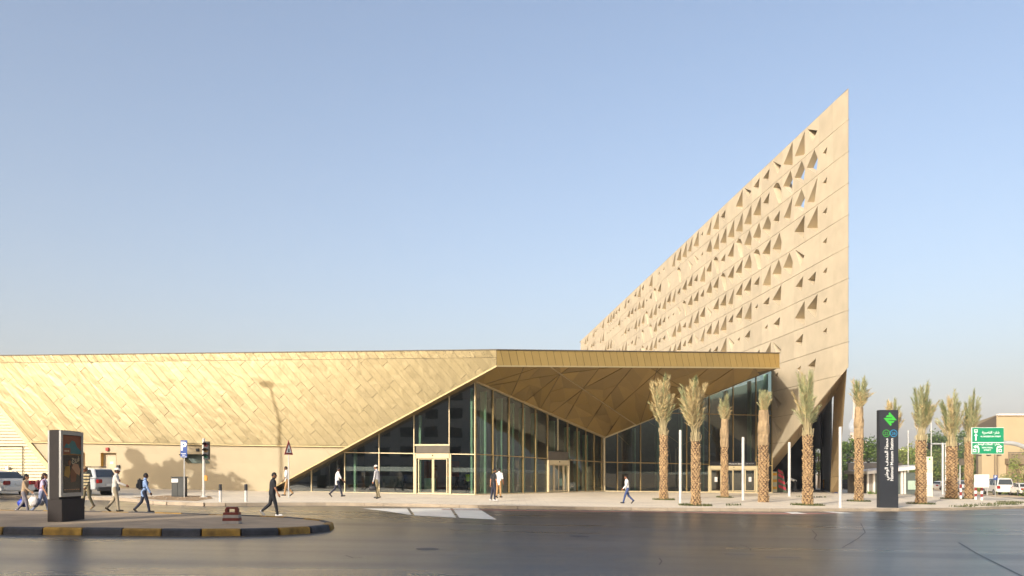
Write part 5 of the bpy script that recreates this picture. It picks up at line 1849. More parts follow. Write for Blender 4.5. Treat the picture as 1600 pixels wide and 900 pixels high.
p_blk = person(425.5, 806.8, 0, 69, 68, "man in black clothes and white trainers crossing near the island tip", "shirt_black", "shirt_black", "shoe_white", "skin_light", "hair_black", stride=22, knee=38, lead=1, arms=(-4, 12), elbow=(8, 14), sleeve=.75, build_=1.06)
p_sign = person(448.5, 775.2, WALK, 45.8, 250, "man in a white shirt and khaki trousers behind the warning triangle pole", "shirt_white", "khaki", "shoe_dark", "skin_dark", "hair_black", stride=18, lead=-1, arms=(12, -14), elbow=(20, 16), sleeve=1)
p_walk = person(527, 776.6, WALK, 46, 62, "man in a pale shirt and dark trousers striding past the glass front", "shirt_white", "navy", "shoe_dark", "skin_dark", "hair_black", stride=30, knee=32, lead=1, arms=(-12, 24), elbow=(10, 20), sleeve=1)
p_bag = person(589.5, 779.6, WALK, 51.5, 285, "man in a grey shirt and white cap holding a dark bag", "grey_shirt", "olive", "shoe_dark", "skin_mid", "hair_black", stride=10, knee=12, lead=1, arms=(6, -6), elbow=(10, 8), sleeve=2, cap="cap_white")
p_d1 = person(771, 783.6, WALK, 50.6, 60, "man in dark clothes and white shoes before the glass corner", "shirt_black", "navy", "shoe_white", "skin_light", "hair_black", stride=7, knee=8, lead=1, arms=(-14, 4), elbow=(10, 10), sleeve=.7, build_=1.05)
p_d2 = person(779.5, 778.2, WALK, 46, 30, "man in a white shirt and khaki trousers half hidden behind the dark-clothed man", "shirt_white", "khaki", "shoe_dark", "skin_mid", "hair_black", stride=8, knee=10, lead=1, arms=(0, 6), elbow=(10, 10), sleeve=1)
p_wh = person(980, 787.2, WALK, 44.5, 262, "man in a white shirt and blue jeans striding across the plaza alone", "shirt_white", "jeans", "shoe_dark", "skin_mid", "hair_black", stride=30, knee=30, lead=-1, arms=(20, -26), elbow=(24, 18), sleeve=2)
p_bend = person(1242, 768.5, WALK, 30, 275, "person in white bending forward inside the dark portal", "shirt_white", "black_cloth", "shoe_dark", "skin_dark", "hair_black", stride=8, knee=10, lead=1, arms=(24, 30), elbow=(20, 20), sleeve=2, bend=62)
p_hv = person(731, 768, WALK, 36, 178, "guard in a yellow high-visibility vest behind the front glass", "black_cloth", "black_cloth", "shoe_dark", "skin_mid", "hair_black", stride=3, knee=4, lead=1, arms=(4, 6), elbow=(12, 12), sleeve=1, Zfix=62.5, vest="hivis")

# things they carry
M("bag_blue", srgb(40, 66, 170), .5, vary=.2, vscale=10); M("bag_white", srgb(214, 208, 204), .5, vary=.15, vscale=8, bump=.6, bscale=12); M("bag_red", srgb(110, 34, 40), .6, vary=.2)
M("bag_black", (.02, .021, .025), .6)


def shopping_bag(hand, mat, label, w_, h_, sq=.6, seed=0):
    r = random.Random(seed)
    t = thing("shopping_bag", hand + Vector((0, 0, -h_ - .12)), label, "bag", "bags people carry")
    mb = MB(); n = 12; rows = 7; vs = []
    for i in range(rows):
        q = i / (rows - 1)
        k = (.72 + .5 * math.sin(q * 2.6)) * (1 - .75 * max(0, q - .75) / .25 * .6)
        for j in range(n):
            a_ = 6.2832 * j / n
            vs.append((hand.x + w_ / 2 * k * math.cos(a_) * r.uniform(.88, 1.1), hand.y + w_ / 2 * sq * k * math.sin(a_) * r.uniform(.88, 1.1), hand.z - .12 - h_ + h_ * q))
    mb.add(vs, [(i * n + k, i * n + (k + 1) % n, (i + 1) * n + (k + 1) % n, (i + 1) * n + k) for i in range(rows - 1) for k in range(n)] + [list(range(n))[::-1], list(range((rows - 1) * n, rows * n))])
    mb.build("bag_body", MATS[mat], t, smooth=True)
    for sg in (-1, 1):
        MB().tube([hand + Vector((sg * .07, 0, -.14)), hand + Vector((sg * .04, 0, -.03)), hand + Vector((0, 0, .0))], .008, 6).build("bag_handle", MATS[mat], t)
    return t


shopping_bag(p_w1["hands"][0], "bag_blue", "blue shopping bag swinging behind the beige-topped woman", .34, .30, .5, 1)
shopping_bag(p_w1["hands"][1], "bag_white", "bulging white plastic bag between the two women", .30, .36, .6, 2)
shopping_bag(p_w2["hands"][0], "bag_white", "smaller white bag held by the woman with the red backpack", .28, .26, .6, 3)
shopping_bag(p_bag["hands"][0], "bag_black", "dark hand bag carried by the grey-shirted man", .40, .28, .4, 4)


def backpack(p, mat, label, size):
    c = p["X"]((0, -.20, 1.26))
    t = thing("backpack", p["X"]((0, -.2, 1.05)), label, "backpack", "bags people carry")
    rz = p["t"].rotation_euler.z
    MB().box(c, size, rz, .85).build("pack_body", MATS[mat], t, bevel=.05)
    MB().box(c + Vector((math.sin(rz), -math.cos(rz), 0)) * (size[1] / 2) + Vector((0, 0, -size[2] * .15)), (size[0] * .75, .08, size[2] * .45), rz).build("front_pocket", MATS[mat], t, bevel=.03)
    for sg in (-1, 1):
        MB().tube([p["X"]((sg * .11, -.13, 1.42)), p["X"]((sg * .12, .03, 1.47)), p["X"]((sg * .13, .13, 1.34)), p["X"]((sg * .15, .08, 1.15)), p["X"]((sg * .13, -.12, 1.1))], .018, 6).build("strap", MATS[mat], t)


backpack(p_bp, "bag_black", "black backpack on the light blue shirted man's back", (.32, .18, .46))
backpack(p_w2, "bag_red", "small dark red backpack on the second woman's back", (.26, .15, .34))

# ================================================================ vehicles
for nm, c in dict(car_white=(222, 220, 214), car_silver=(186, 188, 190), car_grey=(120, 124, 128), car_dark=(40, 42, 46)).items():
    M(nm, srgb(*c), .32, .15, vary=.03, coat=.6)
M("car_glass", (.03, .035, .035), .06, spec=.8); M("tyre", (.02, .02, .02), .85); M("rim", srgb(150, 150, 150), .35, .7); M("tail_red", srgb(140, 20, 18), .25); M("headlamp", srgb(210, 212, 214), .15)
M("car_trim", (.03, .03, .032), .6); M("plate_white", srgb(220, 220, 216), .5)

SEDAN = dict(L=4.6, W=1.78, body=[(-2.28, .32), (-2.30, .55), (-2.26, .92), (-1.45, 1.00), (.75, .98), (1.75, .88), (2.22, .70), (2.30, .5), (2.24, .28)], cab=[(-1.62, .97), (-1.02, 1.40), (-.45, 1.47), (.1, 1.45), (1.02, .95)], wb=1.35, wr=.32)
SUV = dict(L=4.4, W=1.84, body=[(-2.16, .45), (-2.18, .7), (-2.14, 1.10), (-1.2, 1.12), (.85, 1.10), (1.8, 1.02), (2.14, .88), (2.2, .6), (2.12, .42)], cab=[(-2.06, 1.09), (-1.80, 1.60), (-1.2, 1.68), (.1, 1.66), (.98, 1.09)], wb=1.32, wr=.36)
VAN = dict(L=5.0, W=1.9, body=[(-2.46, .40), (-2.48, .7), (-2.46, 1.15), (-1.2, 1.16), (1.35, 1.12), (2.0, 1.0), (2.42, .85), (2.46, .6), (2.4, .38)], cab=[(-2.44, 1.14), (-2.30, 1.95), (-1.6, 2.02), (1.0, 1.98), (1.75, 1.10)], wb=1.5, wr=.33)


def car(spec, loc, head_deg, paint, label, group=None):
    """a parked car; head_deg as for people"""
    t = thing("parked_car", loc, label, "car", group, -math.radians(head_deg))
    W_ = spec["W"]; h = W_ / 2
    prof = spec["body"]

    def loft(profile, inset, zc):
        """extrude a side profile across the car with rounded shoulders"""
        mb = MB(); xs_ = [-h, -h * .93, -h * .5, 0, h * .5, h * .93, h]
        n = len(profile)
        for xx in xs_:
            k = abs(xx) / h
            sh = 0 if k < .6 else inset * ((k - .6) / .4) ** 2
            yk = 1 - .05 * max(0, k - .4) / .6
            for (y_, z_) in profile:
                f = max(0, (z_ - zc)) if zc else 0
                mb.v.append((xx, y_ * yk, z_ - sh * (1 if z_ > .7 else -.6)))
        m_ = len(xs_)
        for i in range(m_ - 1):
            for j in range(n):
                mb.f.append([i * n + j, i * n + (j + 1) % n, (i + 1) * n + (j + 1) % n, (i + 1) * n + j]); mb.m.append(0)
        mb.f.append(list(range(n))); mb.m.append(0); mb.f.append(list(range((m_ - 1) * n, m_ * n))[::-1]); mb.m.append(0)
        return mb
    loft(prof, .05, 0).build("body", MATS[paint], t, smooth=False, world=False, bevel=.02)
    cab = spec["cab"]; zb, zt = min(z for _, z in cab), max(z for _, z in cab)
    hw = lambda z: h * (.94 - .22 * (z - zb) / (zt - zb))
    n = len(cab)
    vs = [(-hw(z), y, z) for y, z in cab] + [(hw(z), y, z) for y, z in cab]
    MB().add(vs, [list(range(n)), list(range(n, 2 * n))[::-1]] + [(i, n + i, n + (i + 1) % n, (i + 1) % n) for i in range(n)]).build("cabin", MATS[paint], t, world=False, bevel=.03)
    # side windows
    for sg in (-1, 1):
        zl, zh = zb + .07, zt - .11
        edge = lambda z, i, j: cab[i][0] + (cab[j][0] - cab[i][0]) * (z - cab[i][1]) / (cab[j][1] - cab[i][1])
        y0l, y0h = edge(zl, 0, 1) + .16, edge(min(zh, cab[1][1]), 0, 1) + .20
        y1l, y1h = edge(zl, n - 1, n - 2) - .14, edge(min(zh, cab[n - 2][1]), n - 1, n - 2) - .18
        nw = 3 if spec is not SEDAN else 2
        for k in range(nw):
            a0, a1 = k / nw, (k + 1) / nw
            q = [(y0l + (y1l - y0l) * a0 + .03, zl), (y0l + (y1l - y0l) * a1 - .03, zl), (y0h + (y1h - y0h) * a1 - .03, zh), (y0h + (y1h - y0h) * a0 + .03, zh)]
            MB().add([(sg * (hw(z) + .012), y, z) for y, z in q], [(0, 1, 2, 3)]).build("side_window", MATS["car_glass"], t, world=False)
        for k in range(2):
            MB().box((sg * (h + .005), -.35 + k * .95, zb - .12), (.03, .18, .03)).build("door_handle", MATS["car_trim"], t, world=False)
        MB().box((sg * (h + .09), cab[n - 1][0] - .28, zb + .08), (.2, .1, .14)).build("wing_mirror", MATS[paint], t, world=False, bevel=.03)
        if spec is SUV: MB().bar((sg * hw(zt) * .9, -1.5, zt + .05), (sg * hw(zt) * .9, .1, zt + .05), .05, .05).build("roof_rail", MATS["car_trim"], t, world=False)
        lz = zb - .16
        MB().box((sg * h * .78, prof[1][0] + .02, lz), (.34, .16, .22 if spec is not VAN else .34)).build("tail_light", MATS["tail_red"], t, world=False, bevel=.03)
        MB().box((sg * h * .72, prof[-3][0] - .05, .68), (.4, .18, .16)).build("headlight", MATS["headlamp"], t, world=False, bevel=.03)
        for e in (-1, 1):
            wh = child_empty("wheel", t); wh.matrix_parent_inverse = Matrix()
            wr = spec["wr"]
            MB().lathe((sg * (h - .10), e * spec["wb"], wr), [(wr * .62, -.11), (wr * .96, -.11), (wr, -.06), (wr, .06), (wr * .96, .11), (wr * .62, .11)], 20, 'x').build("tyre", MATS["tyre"], wh, world=False)
            rm = MB(); rm.lathe((sg * (h - .005), e * spec["wb"], wr), [(wr * .64, -.02), (wr * .62, .012)], 16, 'x')
            for k in range(5):
                a_ = 6.283 * k / 5
                rm.bar((sg * (h + .015), e * spec["wb"], wr), (sg * (h + .015), e * spec["wb"] + math.cos(a_) * wr * .58, wr + math.sin(a_) * wr * .58), .03, .08, (1, 0, 0))
            rm.build("rim", MATS["rim"], wh, world=False)
            ar = MB(); k_ = wr * 1.18
            ar.add([(sg * (h + .004), e * spec["wb"] + k_ * math.cos(math.pi * i / 10), wr + k_ * math.sin(math.pi * i / 10)) for i in range(11)], [list(range(11))])
            ar.build("wheel_arch", MATS["car_trim"], t, world=False)
    # rear and front glass
    for (i, j, nm) in ((0, 1, "rear_window"), (n - 1, n - 2, "windscreen")):
        p0, p1 = cab[i], cab[j]; d = Vector((0, p1[0] - p0[0], p1[1] - p0[1])); nn = Vector((0, -d.z, d.y)).normalized() if i == 0 else Vector((0, d.z, -d.y)).normalized()
        q = []
        for a_, sg in ((.12, -1), (.12, 1), (.9, 1), (.9, -1)):
            y = p0[0] + d.y * a_; z = p0[1] + d.z * a_
            q.append(Vector((sg * (hw(z) - .07), y, z)) + nn * .016)
        MB().add(q, [(0, 1, 2, 3)]).build(nm, MATS["car_glass"], t, world=False)
    MB().box((0, prof[0][0] - .01, .48), (W_ * .94, .14, .22)).build("bumper", MATS["car_trim" if spec is SUV else paint], t, world=False, bevel=.03)
    MB().box((0, prof[-1][0] + .04, .42), (W_ * .92, .12, .22)).build("bumper", MATS["car_trim"], t, world=False, bevel=.03)
    MB().box((0, prof[1][0] - .05, .72), (.5, .03, .13)).build("number_plate", MATS["plate_white"], t, world=False)
    return t


g1 = G(-8, 776, 0)
car(SEDAN, g1, -62, "car_white", "white saloon car parked at the left edge before the louvres")
g2 = G(119, 777, 0)
car(SUV, g2, -76, "car_silver", "silver SUV parked behind the advertising unit and striped-shirt man")
car(SUV, ground_at(1332, 112, .0), -40, "car_silver", "distant silver SUV seen between the light post and a palm", "cars in the distance")
car(SEDAN, ground_at(1318, 108, .0), -60, "car_dark", "distant dark car in front of the distant silver SUV", "cars in the distance")
car(VAN, ground_at(1558, 100, .0), 10, "car_white", "white van seen from behind under the green road sign", "cars in the distance")
car(SEDAN, ground_at(1598, 96, .0), 15, "car_white", "white car at the right edge beyond the hedge", "cars in the distance")
car(SEDAN, ground_at(1582, 112, .0), 15, "car_grey", "grey car between the white van and the right-edge car", "cars in the distance")
car(SUV, ground_at(1506, 118, .0), 20, "car_grey", "grey car seen between the two right palms", "cars in the distance")
car(SEDAN, ground_at(1471, 140, .0), 60, "car_white", "small white car far behind the white totem", "cars in the distance")

# ================================================================ trees
for nm, c in dict(leaf_dark=(58, 78, 30), leaf_mid=(84, 104, 40), leaf_olive=(112, 118, 60), leaf_light=(128, 140, 66)).items():
    leaf_mat(nm, srgb(*c), vary=.35, vscale=1.2)
M("bark", srgb(96, 78, 60), .9, vary=.3, vscale=4)


def tree(loc, H, rx, label, leaves=("leaf_dark", "leaf_mid"), n=2600, seed=0, group="trees beyond the plaza", size=.22, bottom=.25, pointy=False):
    r = random.Random(300 + seed)
    t = thing("tree", loc, label, "tree", group)
    tr = MB(); th = H * (bottom + .15)
    tr.tube([loc + Vector((0, 0, -.2)), loc + Vector((.05, 0, th * .6)), loc + Vector((0, .1, th * 1.5))], [H * .025, H * .02, H * .012], 8)
    cl = []
    for i in range(14):
        a = r.uniform(0, 6.28); q = math.sqrt(r.random()); zz = r.uniform(bottom, .9)
        k = math.sin(min(1, (zz - bottom) / (1 - bottom) * .9 + .12) * math.pi) ** .6
        if pointy: k = 1.1 - (zz - bottom) / (1 - bottom)
        c = loc + Vector((math.cos(a) * rx * q * k * .8, math.sin(a) * rx * q * k * .8, H * zz))
        cl.append((c, rx * r.uniform(.28, .48) * (.6 + .4 * k)))
        if i < 7: tr.tube([loc + Vector((0, .05, th * r.uniform(.6, 1.3))), c], [H * .010, H * .003], 6)
    tr.build("trunk", MATS["bark"], t)
    lf = MB()
    for i in range(n):
        c, rad = cl[r.randrange(len(cl))]
        d = Vector((r.gauss(0, 1), r.gauss(0, 1), r.gauss(0, .8))).normalized() * rad * (r.random() ** .45) * 1.05
        p = c + d; s_ = size * r.uniform(.5, 1.2)
        u = Vector((r.gauss(0, 1), r.gauss(0, 1), r.gauss(0, 1))).normalized(); v = u.orthogonal().normalized()
        lf.mi = r.randrange(len(leaves))
        lf.add([p - u * s_, p + v * s_ * .5, p + u * s_, p - v * s_ * .5], [(0, 1, 2, 3)])
    lf.build("crown", [MATS[m] for m in leaves], t)
    return t


def at(x, Z, dz=0.0): return ground_at(x, Z, dz)


BT_ = [(1345, 170, 10, 6.0, ("leaf_mid", "leaf_dark"), "rounded green tree beyond the plaza left of the pylon"), (1322, 185, 8.5, 4.2, ("leaf_mid", "leaf_dark"), "green tree peeking out beside the portal leg"),
       (1372, 200, 9, 6.0, ("leaf_olive", "leaf_mid"), "tree right behind the station pylon's left side"), (1412, 220, 8.2, 6.0, ("leaf_olive", "leaf_light"), "pale olive tree above the kiosk roof"),
       (1432, 240, 9.6, 6.0, ("leaf_olive", "leaf_light"), "olive tree behind the palm right of the pylon"), (1468, 205, 11.5, 6.0, ("leaf_mid", "leaf_dark"), "dark green tree between totem and thick palm"),
       (1503, 215, 13.5, 6.5, ("leaf_dark", "leaf_mid"), "tallest dark tree between the two right palms"), (1484, 260, 12.5, 6, ("leaf_mid", "leaf_olive"), "green tree hidden behind the thick palm"),
       (1452, 190, 7.0, 5.0, ("leaf_olive", "leaf_mid"), "low olive tree behind the white totem"), (1527, 170, 7.0, 4.0, ("leaf_olive", "leaf_mid"), "small tree beside the tan building's corner"),
       (1579, 120, 4.2, 1.8, ("leaf_olive", "leaf_light"), "thin young tree before the tan building's doors"), (1600, 104, 5.4, 1.8, ("leaf_olive", "leaf_light"), "thin young tree at the right edge")]
for i, (x, Z, H, rx, lv, lb) in enumerate(BT_):
    tree(at(x, Z), H * 1.12, rx * 1.1, lb, lv, 3600 if Z > 150 else 700, i, size=.40 if Z > 150 else .16, bottom=.12)
tree(at(1279, 128), 9, 3.2, "green tree glimpsed through the dark portal", ("leaf_light", "leaf_mid"), 1400, 40, size=.25)
# trees out of frame at the left: only their shadows reach the beige wall
for i, (x, yt, tt, rx) in enumerate(((214, 690, 19, 2.2), (254, 682, 20, 2.6), (304, 692, 19, 3.0), (360, 702, 22, 2.8))):
    wq = FPL.hit(x, yt); wp = FPL.at(*wq)
    p = Vector((wp.x - SX * tt, wp.y - SY * tt, 0)); p.z = gz(p.x, p.y)
    tree(p, wp.z + tt * math.tan(SUN_EL) - p.z, rx, "%s roadside tree out of frame whose shadow falls on the beige wall" % ("leftmost", "tallest", "low third", "rightmost")[i], ("leaf_mid", "leaf_dark"), 4500, 60 + i, "roadside trees at the left", .30, .10, i < 2)
# tall street lamp out of frame, shadow on the gold wall
wq = FPL.hit(437, 640); wp = FPL.at(*wq); tt = 24
p = Vector((wp.x - SX * tt, wp.y - SY * tt, 0)); p.z = gz(p.x, p.y)
zl = FPL.at(*FPL.hit(437, 600)).z + tt * math.tan(SUN_EL)
t = thing("street_lamp", p, "tall street lamp out of frame whose shadow crosses the gold wall", "street lamp")
MB().tube([p, Vector((p.x, p.y, zl - 2.6)), Vector((p.x - .75, p.y, zl))], [.17, .11, .07], 10).build("mast", MATS["galvanised"], t)
MB().box((p.x - .95, p.y, zl), (.9, .5, .3)).build("lamp_head", MATS["galvanised"], t, bevel=.04)

# hedge along the side road
hedge = MB(); rh = random.Random(9)
for i in range(2600):
    q = rh.random(); x = 1462 + 160 * q; y = 762.5 + 14.5 * q ** 1.15 - .6
    c = G(x, y, 0)
    pz = Vector((c.x + rh.uniform(-.3, .3), c.y + rh.uniform(0, 3.0), c.z + rh.uniform(.0, .85) * rh.random() ** .4))
    u = Vector((rh.gauss(0, 1), rh.gauss(0, 1), rh.gauss(0, 1))).normalized() * .16; v = u.orthogonal().normalized() * .09
    hedge.mi = rh.randrange(2); hedge.add([pz - u, pz + v, pz + u, pz - v], [(0, 1, 2, 3)])
tag(hedge.build("hedge", [MATS["leaf_olive"], MATS["leaf_mid"]]), "low green hedge lining the side road at the right", "hedge", kind="stuff")
g = MB()
for i in range(500):
    c = G(1355 + rh.random() * 22, 769.5 + rh.random() * 2, WALK)
    hgt = rh.uniform(.05, .4); g.add([c, c + Vector((.12, 0, 0)), c + Vector((rh.uniform(-.1, .2), 0, hgt))], [(0, 1, 2)])
tag(g.build("shrubs", MATS["leaf_mid"]), "low green shrubs left of the pylon by the kiosk", "shrubs", kind="stuff")

# ================================================================ kiosk, houses, far tower
M("kiosk_white", srgb(222, 216, 206), .6, vary=.05); M("kiosk_glass", (.10, .12, .11), .1, spec=.7); M("kiosk_grey", srgb(130, 122, 112), .6)
Zk = 84.0
kb = at(1400, Zk, WALK); s = Zk / F
t = thing("kiosk_pavilion", kb, "low white glazed pavilion with a sloping roof behind the pylon", "pavilion")
kx = lambda x: (x - 800) * Zk / F
kz = lambda y: E + (YH - y) * Zk / F
rf = [(1352, 741), (1352, 736), (1449, 726), (1449, 731.5)]
MB().prism([Vector((kx(x), Zk - .5, kz(y))) for x, y in rf], Vector((0, 6, 0))).build("roof", MATS["kiosk_white"], t)
gzk = gz(kb.x, Zk) + WALK
for x in (1356, 1365.5, 1409, 1413.5, 1446):
    MB().box((kx(x), Zk, (gzk + kz(731)) / 2 - .1), (.16, .2, kz(734) - gzk)).build("post", MATS["kiosk_white"], t)
for x0_, x1_ in ((1366, 1374), (1404, 1409), (1414.5, 1446)):
    a, b_ = kx(x0_), kx(x1_)
    MB().add([(a, Zk + .1, gzk), (b_, Zk + .1, gzk), (b_, Zk + .1, kz(737)), (a, Zk + .1, kz(738.5))], [(0, 1, 2, 3)]).build("pane", MATS["kiosk_glass"], t)
MB().box(((kx(1356) + kx(1366)) / 2, Zk + .15, (gzk + kz(742)) / 2), (kx(1366) - kx(1357), .1, kz(742) - gzk)).build("wall", MATS["kiosk_grey"], t)
MB().box(((kx(1374) + kx(1409)) / 2, Zk + .25, (gzk + kz(742)) / 2), (kx(1409) - kx(1374), .1, kz(740) - gzk)).build("wall", MATS["kiosk_white"], t)
MB().box(((kx(1415) + kx(1446)) / 2, Zk + .05, gzk + .9), (kx(1445) - kx(1422), .04, .9)).build("frosted_band", MATS["counter_pale"], t)
MB().box(((kx(1356) + kx(1446)) / 2, Zk + 5, gzk + 1.6), (kx(1446) - kx(1356), .2, 3.2)).build("rear_wall", MATS["kiosk_grey"], t)

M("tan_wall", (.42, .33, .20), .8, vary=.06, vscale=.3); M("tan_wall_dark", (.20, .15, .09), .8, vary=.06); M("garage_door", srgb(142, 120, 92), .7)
Zb = 132.0
bb = at(1560, Zb)
t = thing("tan_building", bb, "plain tan building with a recessed garage door at the right", "building")
bx = lambda x, Z=Zb: (x - 800) * Z / F
bz = lambda y, Z=Zb: E + (YH - y) * Z / F
g_ = gz(bx(1570), Zb) - .1
# front face in two depths, side face receding at the left
MB().prism([Vector((bx(1557), Zb, g_)), Vector((bx(1680), Zb, g_)), Vector((bx(1680) + 12, 150.2, g_)), Vector((725 * 150.2 / F + .05, 150.2, g_))], Vector((0, 0, bz(648.5) - g_))).build("wall", MATS["tan_wall"], t)
a = Vector((bx(1557), Zb, g_)); b2_ = Vector(((1525 - 800) * 150 / F, 150, g_))
hgt = bz(649.5) - g_
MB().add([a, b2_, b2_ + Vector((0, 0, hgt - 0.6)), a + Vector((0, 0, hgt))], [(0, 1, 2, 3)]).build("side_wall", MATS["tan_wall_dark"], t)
MB().box(((bx(1531) + bx(1550)) / 2, Zb - .6, (g_ + bz(706)) / 2), (bx(1556) - bx(1531), 1.0, bz(706) - g_)).build("annex", MATS["tan_wall"], t)
MB().box((bx(1584), Zb - .03, (g_ + bz(722)) / 2), (bx(1596) - bx(1572), .2, bz(724) - g_)).build("garage_door", MATS["garage_door"], t)
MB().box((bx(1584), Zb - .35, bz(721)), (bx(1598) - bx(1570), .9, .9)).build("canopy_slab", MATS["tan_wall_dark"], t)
rl = child_empty("balcony_railing", t)
for i in range(14):
    MB().box((bx(1571.5 + i * 1.9), Zb - .75, bz(713)), (.05, .05, bz(707.5) - bz(719))).build("baluster", MATS["grille_grey"], rl)
MB().box((bx(1584), Zb - .75, bz(707)), (bx(1597) - bx(1571), .08, .1)).build("handrail", MATS["grille_grey"], rl)
for x in (1547, 1550.5):
    MB().bar((bx(x), Zb - 1.3, g_), (bx(x), Zb - 1.3, bz(700)), .12, .12).build("downpipe", MATS["tan_wall_dark"], t)
for x in (1581.5, 1590):
    MB().box((bx(x), Zb - .2, (g_ + bz(742)) / 2 + .6), (.35, .1, 2.0)).build("door_window", MATS["grille_grey"], t)
MB().bar((bx(1557), Zb - .1, bz(648)), (bx(1660), Zb - .1, bz(648)), .5, .25).build("parapet", MATS["kiosk_white"], t)

Zf = 300.0
fb = at(1432, Zf)
t = thing("far_tan_building", fb, "distant flat tan building above the olive trees", "building")
fw_ = (1460 - 1402) * Zf / F
zt0 = E + (YH - 703) * Zf / F
MB().box((fb.x, Zf + 6, zt0 / 2 - .5), (fw_, 12, zt0 + 1)).build("wall", MATS["tan_wall"], t)
for i in range(5):
    MB().box((fb.x - fw_ * .4 + i * fw_ * .2, Zf - .05, zt0 - 2.6), (1.4, .12, 1.6)).build("window", MATS["grille_grey"], t)
MB().box((fb.x, Zf + 6, zt0 + .15), (fw_ + .6, 12.6, .3)).build("parapet", MATS["kiosk_white"], t)

# the hazy communications tower
Zt = 1500.0
tb = at(1334.5, Zt)
s = Zt / F
zz = lambda y: E + (YH - y) * s
M("tower_pale", srgb(206, 180, 160), .8, vary=.05); M("tower_pod", srgb(150, 160, 170), .5); M("tower_mast", srgb(180, 96, 90), .7)
t = thing("communications_tower", tb, "hazy far-off communications tower with a pod and red mast", "tower")
r_ = 5.2 * s
MB().lathe((tb.x, tb.y, 0), [(r_ * 1.2, tb.z), (r_ * .95, zz(700)), (r_ * .85, zz(676))], 14).build("shaft", MATS["tower_pale"], t)
for k in range(8):
    a = 6.283 * k / 8
    MB().bar((tb.x + math.cos(a) * r_ * 1.1, tb.y + math.sin(a) * r_ * 1.1, tb.z), (tb.x + math.cos(a) * r_ * .95, tb.y + math.sin(a) * r_ * .95, zz(676)), 2.0, 2.0).build("rib", MATS["tower_pale"], t)
MB().lathe((tb.x, tb.y, 0), [(5 * s, zz(676)), (8.2 * s, zz(669)), (8.2 * s, zz(663)), (5.5 * s, zz(658)), (3.2 * s, zz(654))], 18).build("pod", MATS["tower_pod"], t)
MB().lathe((tb.x, tb.y, 0), [(2.6 * s, zz(654)), (1.5 * s, zz(640)), (1.0 * s, zz(625))], 10).build("spire", MATS["tower_pale"], t)
MB().lathe((tb.x, tb.y, 0), [(1.0 * s, zz(640)), (.5 * s, zz(605)), (.25 * s, zz(588))], 8).build("mast", MATS["tower_mast"], t)
sb = at(1352.5, 900)
t = thing("small_spire", sb, "small pale pointed spire far behind the trees", "spire")
s9 = 900 / F
MB().lathe((sb.x, sb.y, 0), [(2.2 * s9, sb.z), (2.0 * s9, E + 42 * s9), (.2 * s9, E + 50 * s9)], 8).build("shaft", MATS["tower_pale"], t)

# lamp posts, gantry, hoarding, blue parking plate at the right
for i, (x, Z, yt, lb) in enumerate(((1419, 160, 672, "thin street lamp above the kiosk roof"), (1455, 150, 657, "thin street lamp rising behind the white totem"))):
    b = at(x, Z); s = Z / F
    t = thing("street_lamp", b, lb, "street lamp", "street lamps in the distance")
    zt = E + (YH - yt) * s
    MB().tube([b, Vector((b.x, b.y, zt)), Vector((b.x + 1.6, b.y, zt + .35))], [.11, .08, .05], 8).build("mast", MATS["galvanised"], t)
    MB().box((b.x + 1.9, b.y, zt + .36), (.8, .3, .14)).build("lamp_head", MATS["galvanised"], t)
b = at(1473, 88, 0); s = 88 / F
t = thing("signal_gantry", b, "grey twin-pole signal gantry with a long arm between the palms", "gantry")
zt = E + (YH - 692) * s
for dx in (0, .32):
    MB().tube([b + Vector((dx, 0, 0)), Vector((b.x + dx, b.y, zt))], .09 if dx else .13, 10).build("pole", MATS["galvanised"], t)
MB().tube([Vector((b.x - 24 * s, b.y, zt - .1)), Vector((b.x + 28 * s, b.y, zt - .1))], .08, 8).build("arm", MATS["galvanised"], t)
for dx in (-22, 22): MB().box((b.x + dx * s, b.y - .1, zt - .35), (.25, .2, .7)).build("signal_head", MATS["black_plastic"], t, bevel=.02)
b = at(1336, 125, 0); s = 125 / F
t = thing("signal_gantry", b, "grey signal pole with arm in front of the green tree", "gantry")
zt = E + (YH - 723) * s
MB().tube([b, Vector((b.x, b.y, zt + .5))], .2, 10).build("pole", MATS["galvanised"], t)
MB().tube([Vector((b.x - 14 * s, b.y, zt)), Vector((b.x + 38 * s, b.y, zt))], .09, 8).build("arm", MATS["galvanised"], t)
for dx in (-10, 20): MB().box((b.x + dx * s, b.y - .15, zt - .2), (.35, .3, .9)).build("signal_head", MATS["black_plastic"], t, bevel=.02)
b = at(1534, 92, 0); s = 92 / F
t = thing("hoarding", b, "white two-panel hoarding board standing behind the striped posts", "hoarding")
for i in (0, 1):
    MB().box((b.x + (-5.9 + i * 11.6) * s, b.y, E + (YH - 751.5) * s), (11.2 * s, .12, 20 * s)).build("panel", MATS["sign_white"], t, bevel=.01)
    MB().box((b.x + (-10 + i * 20) * s, b.y + .2, b.z + .6), (.1, .1, 1.6)).build("leg", MATS["galvanised"], t)
b = at(1555, 88, 0); s = 88 / F
t = thing("parking_sign", b, "small blue parking plate in front of the white van", "sign")
MB().tube([b, Vector((b.x, b.y, E + (YH - 742) * s))], .04, 8).build("pole", MATS["galvanised"], t)
c = Vector((b.x, b.y - .06, E + (YH - 746) * s))
MB().box(c, (6 * s, .04, 7.5 * s)).build("plate", MATS["sign_blue"], t)
lettering("letter", "P", MATS["sign_white"], t, c + Vector((0, -.024, .05)), right, up, height=.3, bold=.03)
b = at(1500, 100, 0); s = 100 / F
t = thing("road_sign_board", b, "blank grey sign board between the two right palms", "sign")
MB().tube([b, Vector((b.x + 0, b.y, E + (YH - 718) * s))], .06, 8).build("pole", MATS["galvanised"], t)
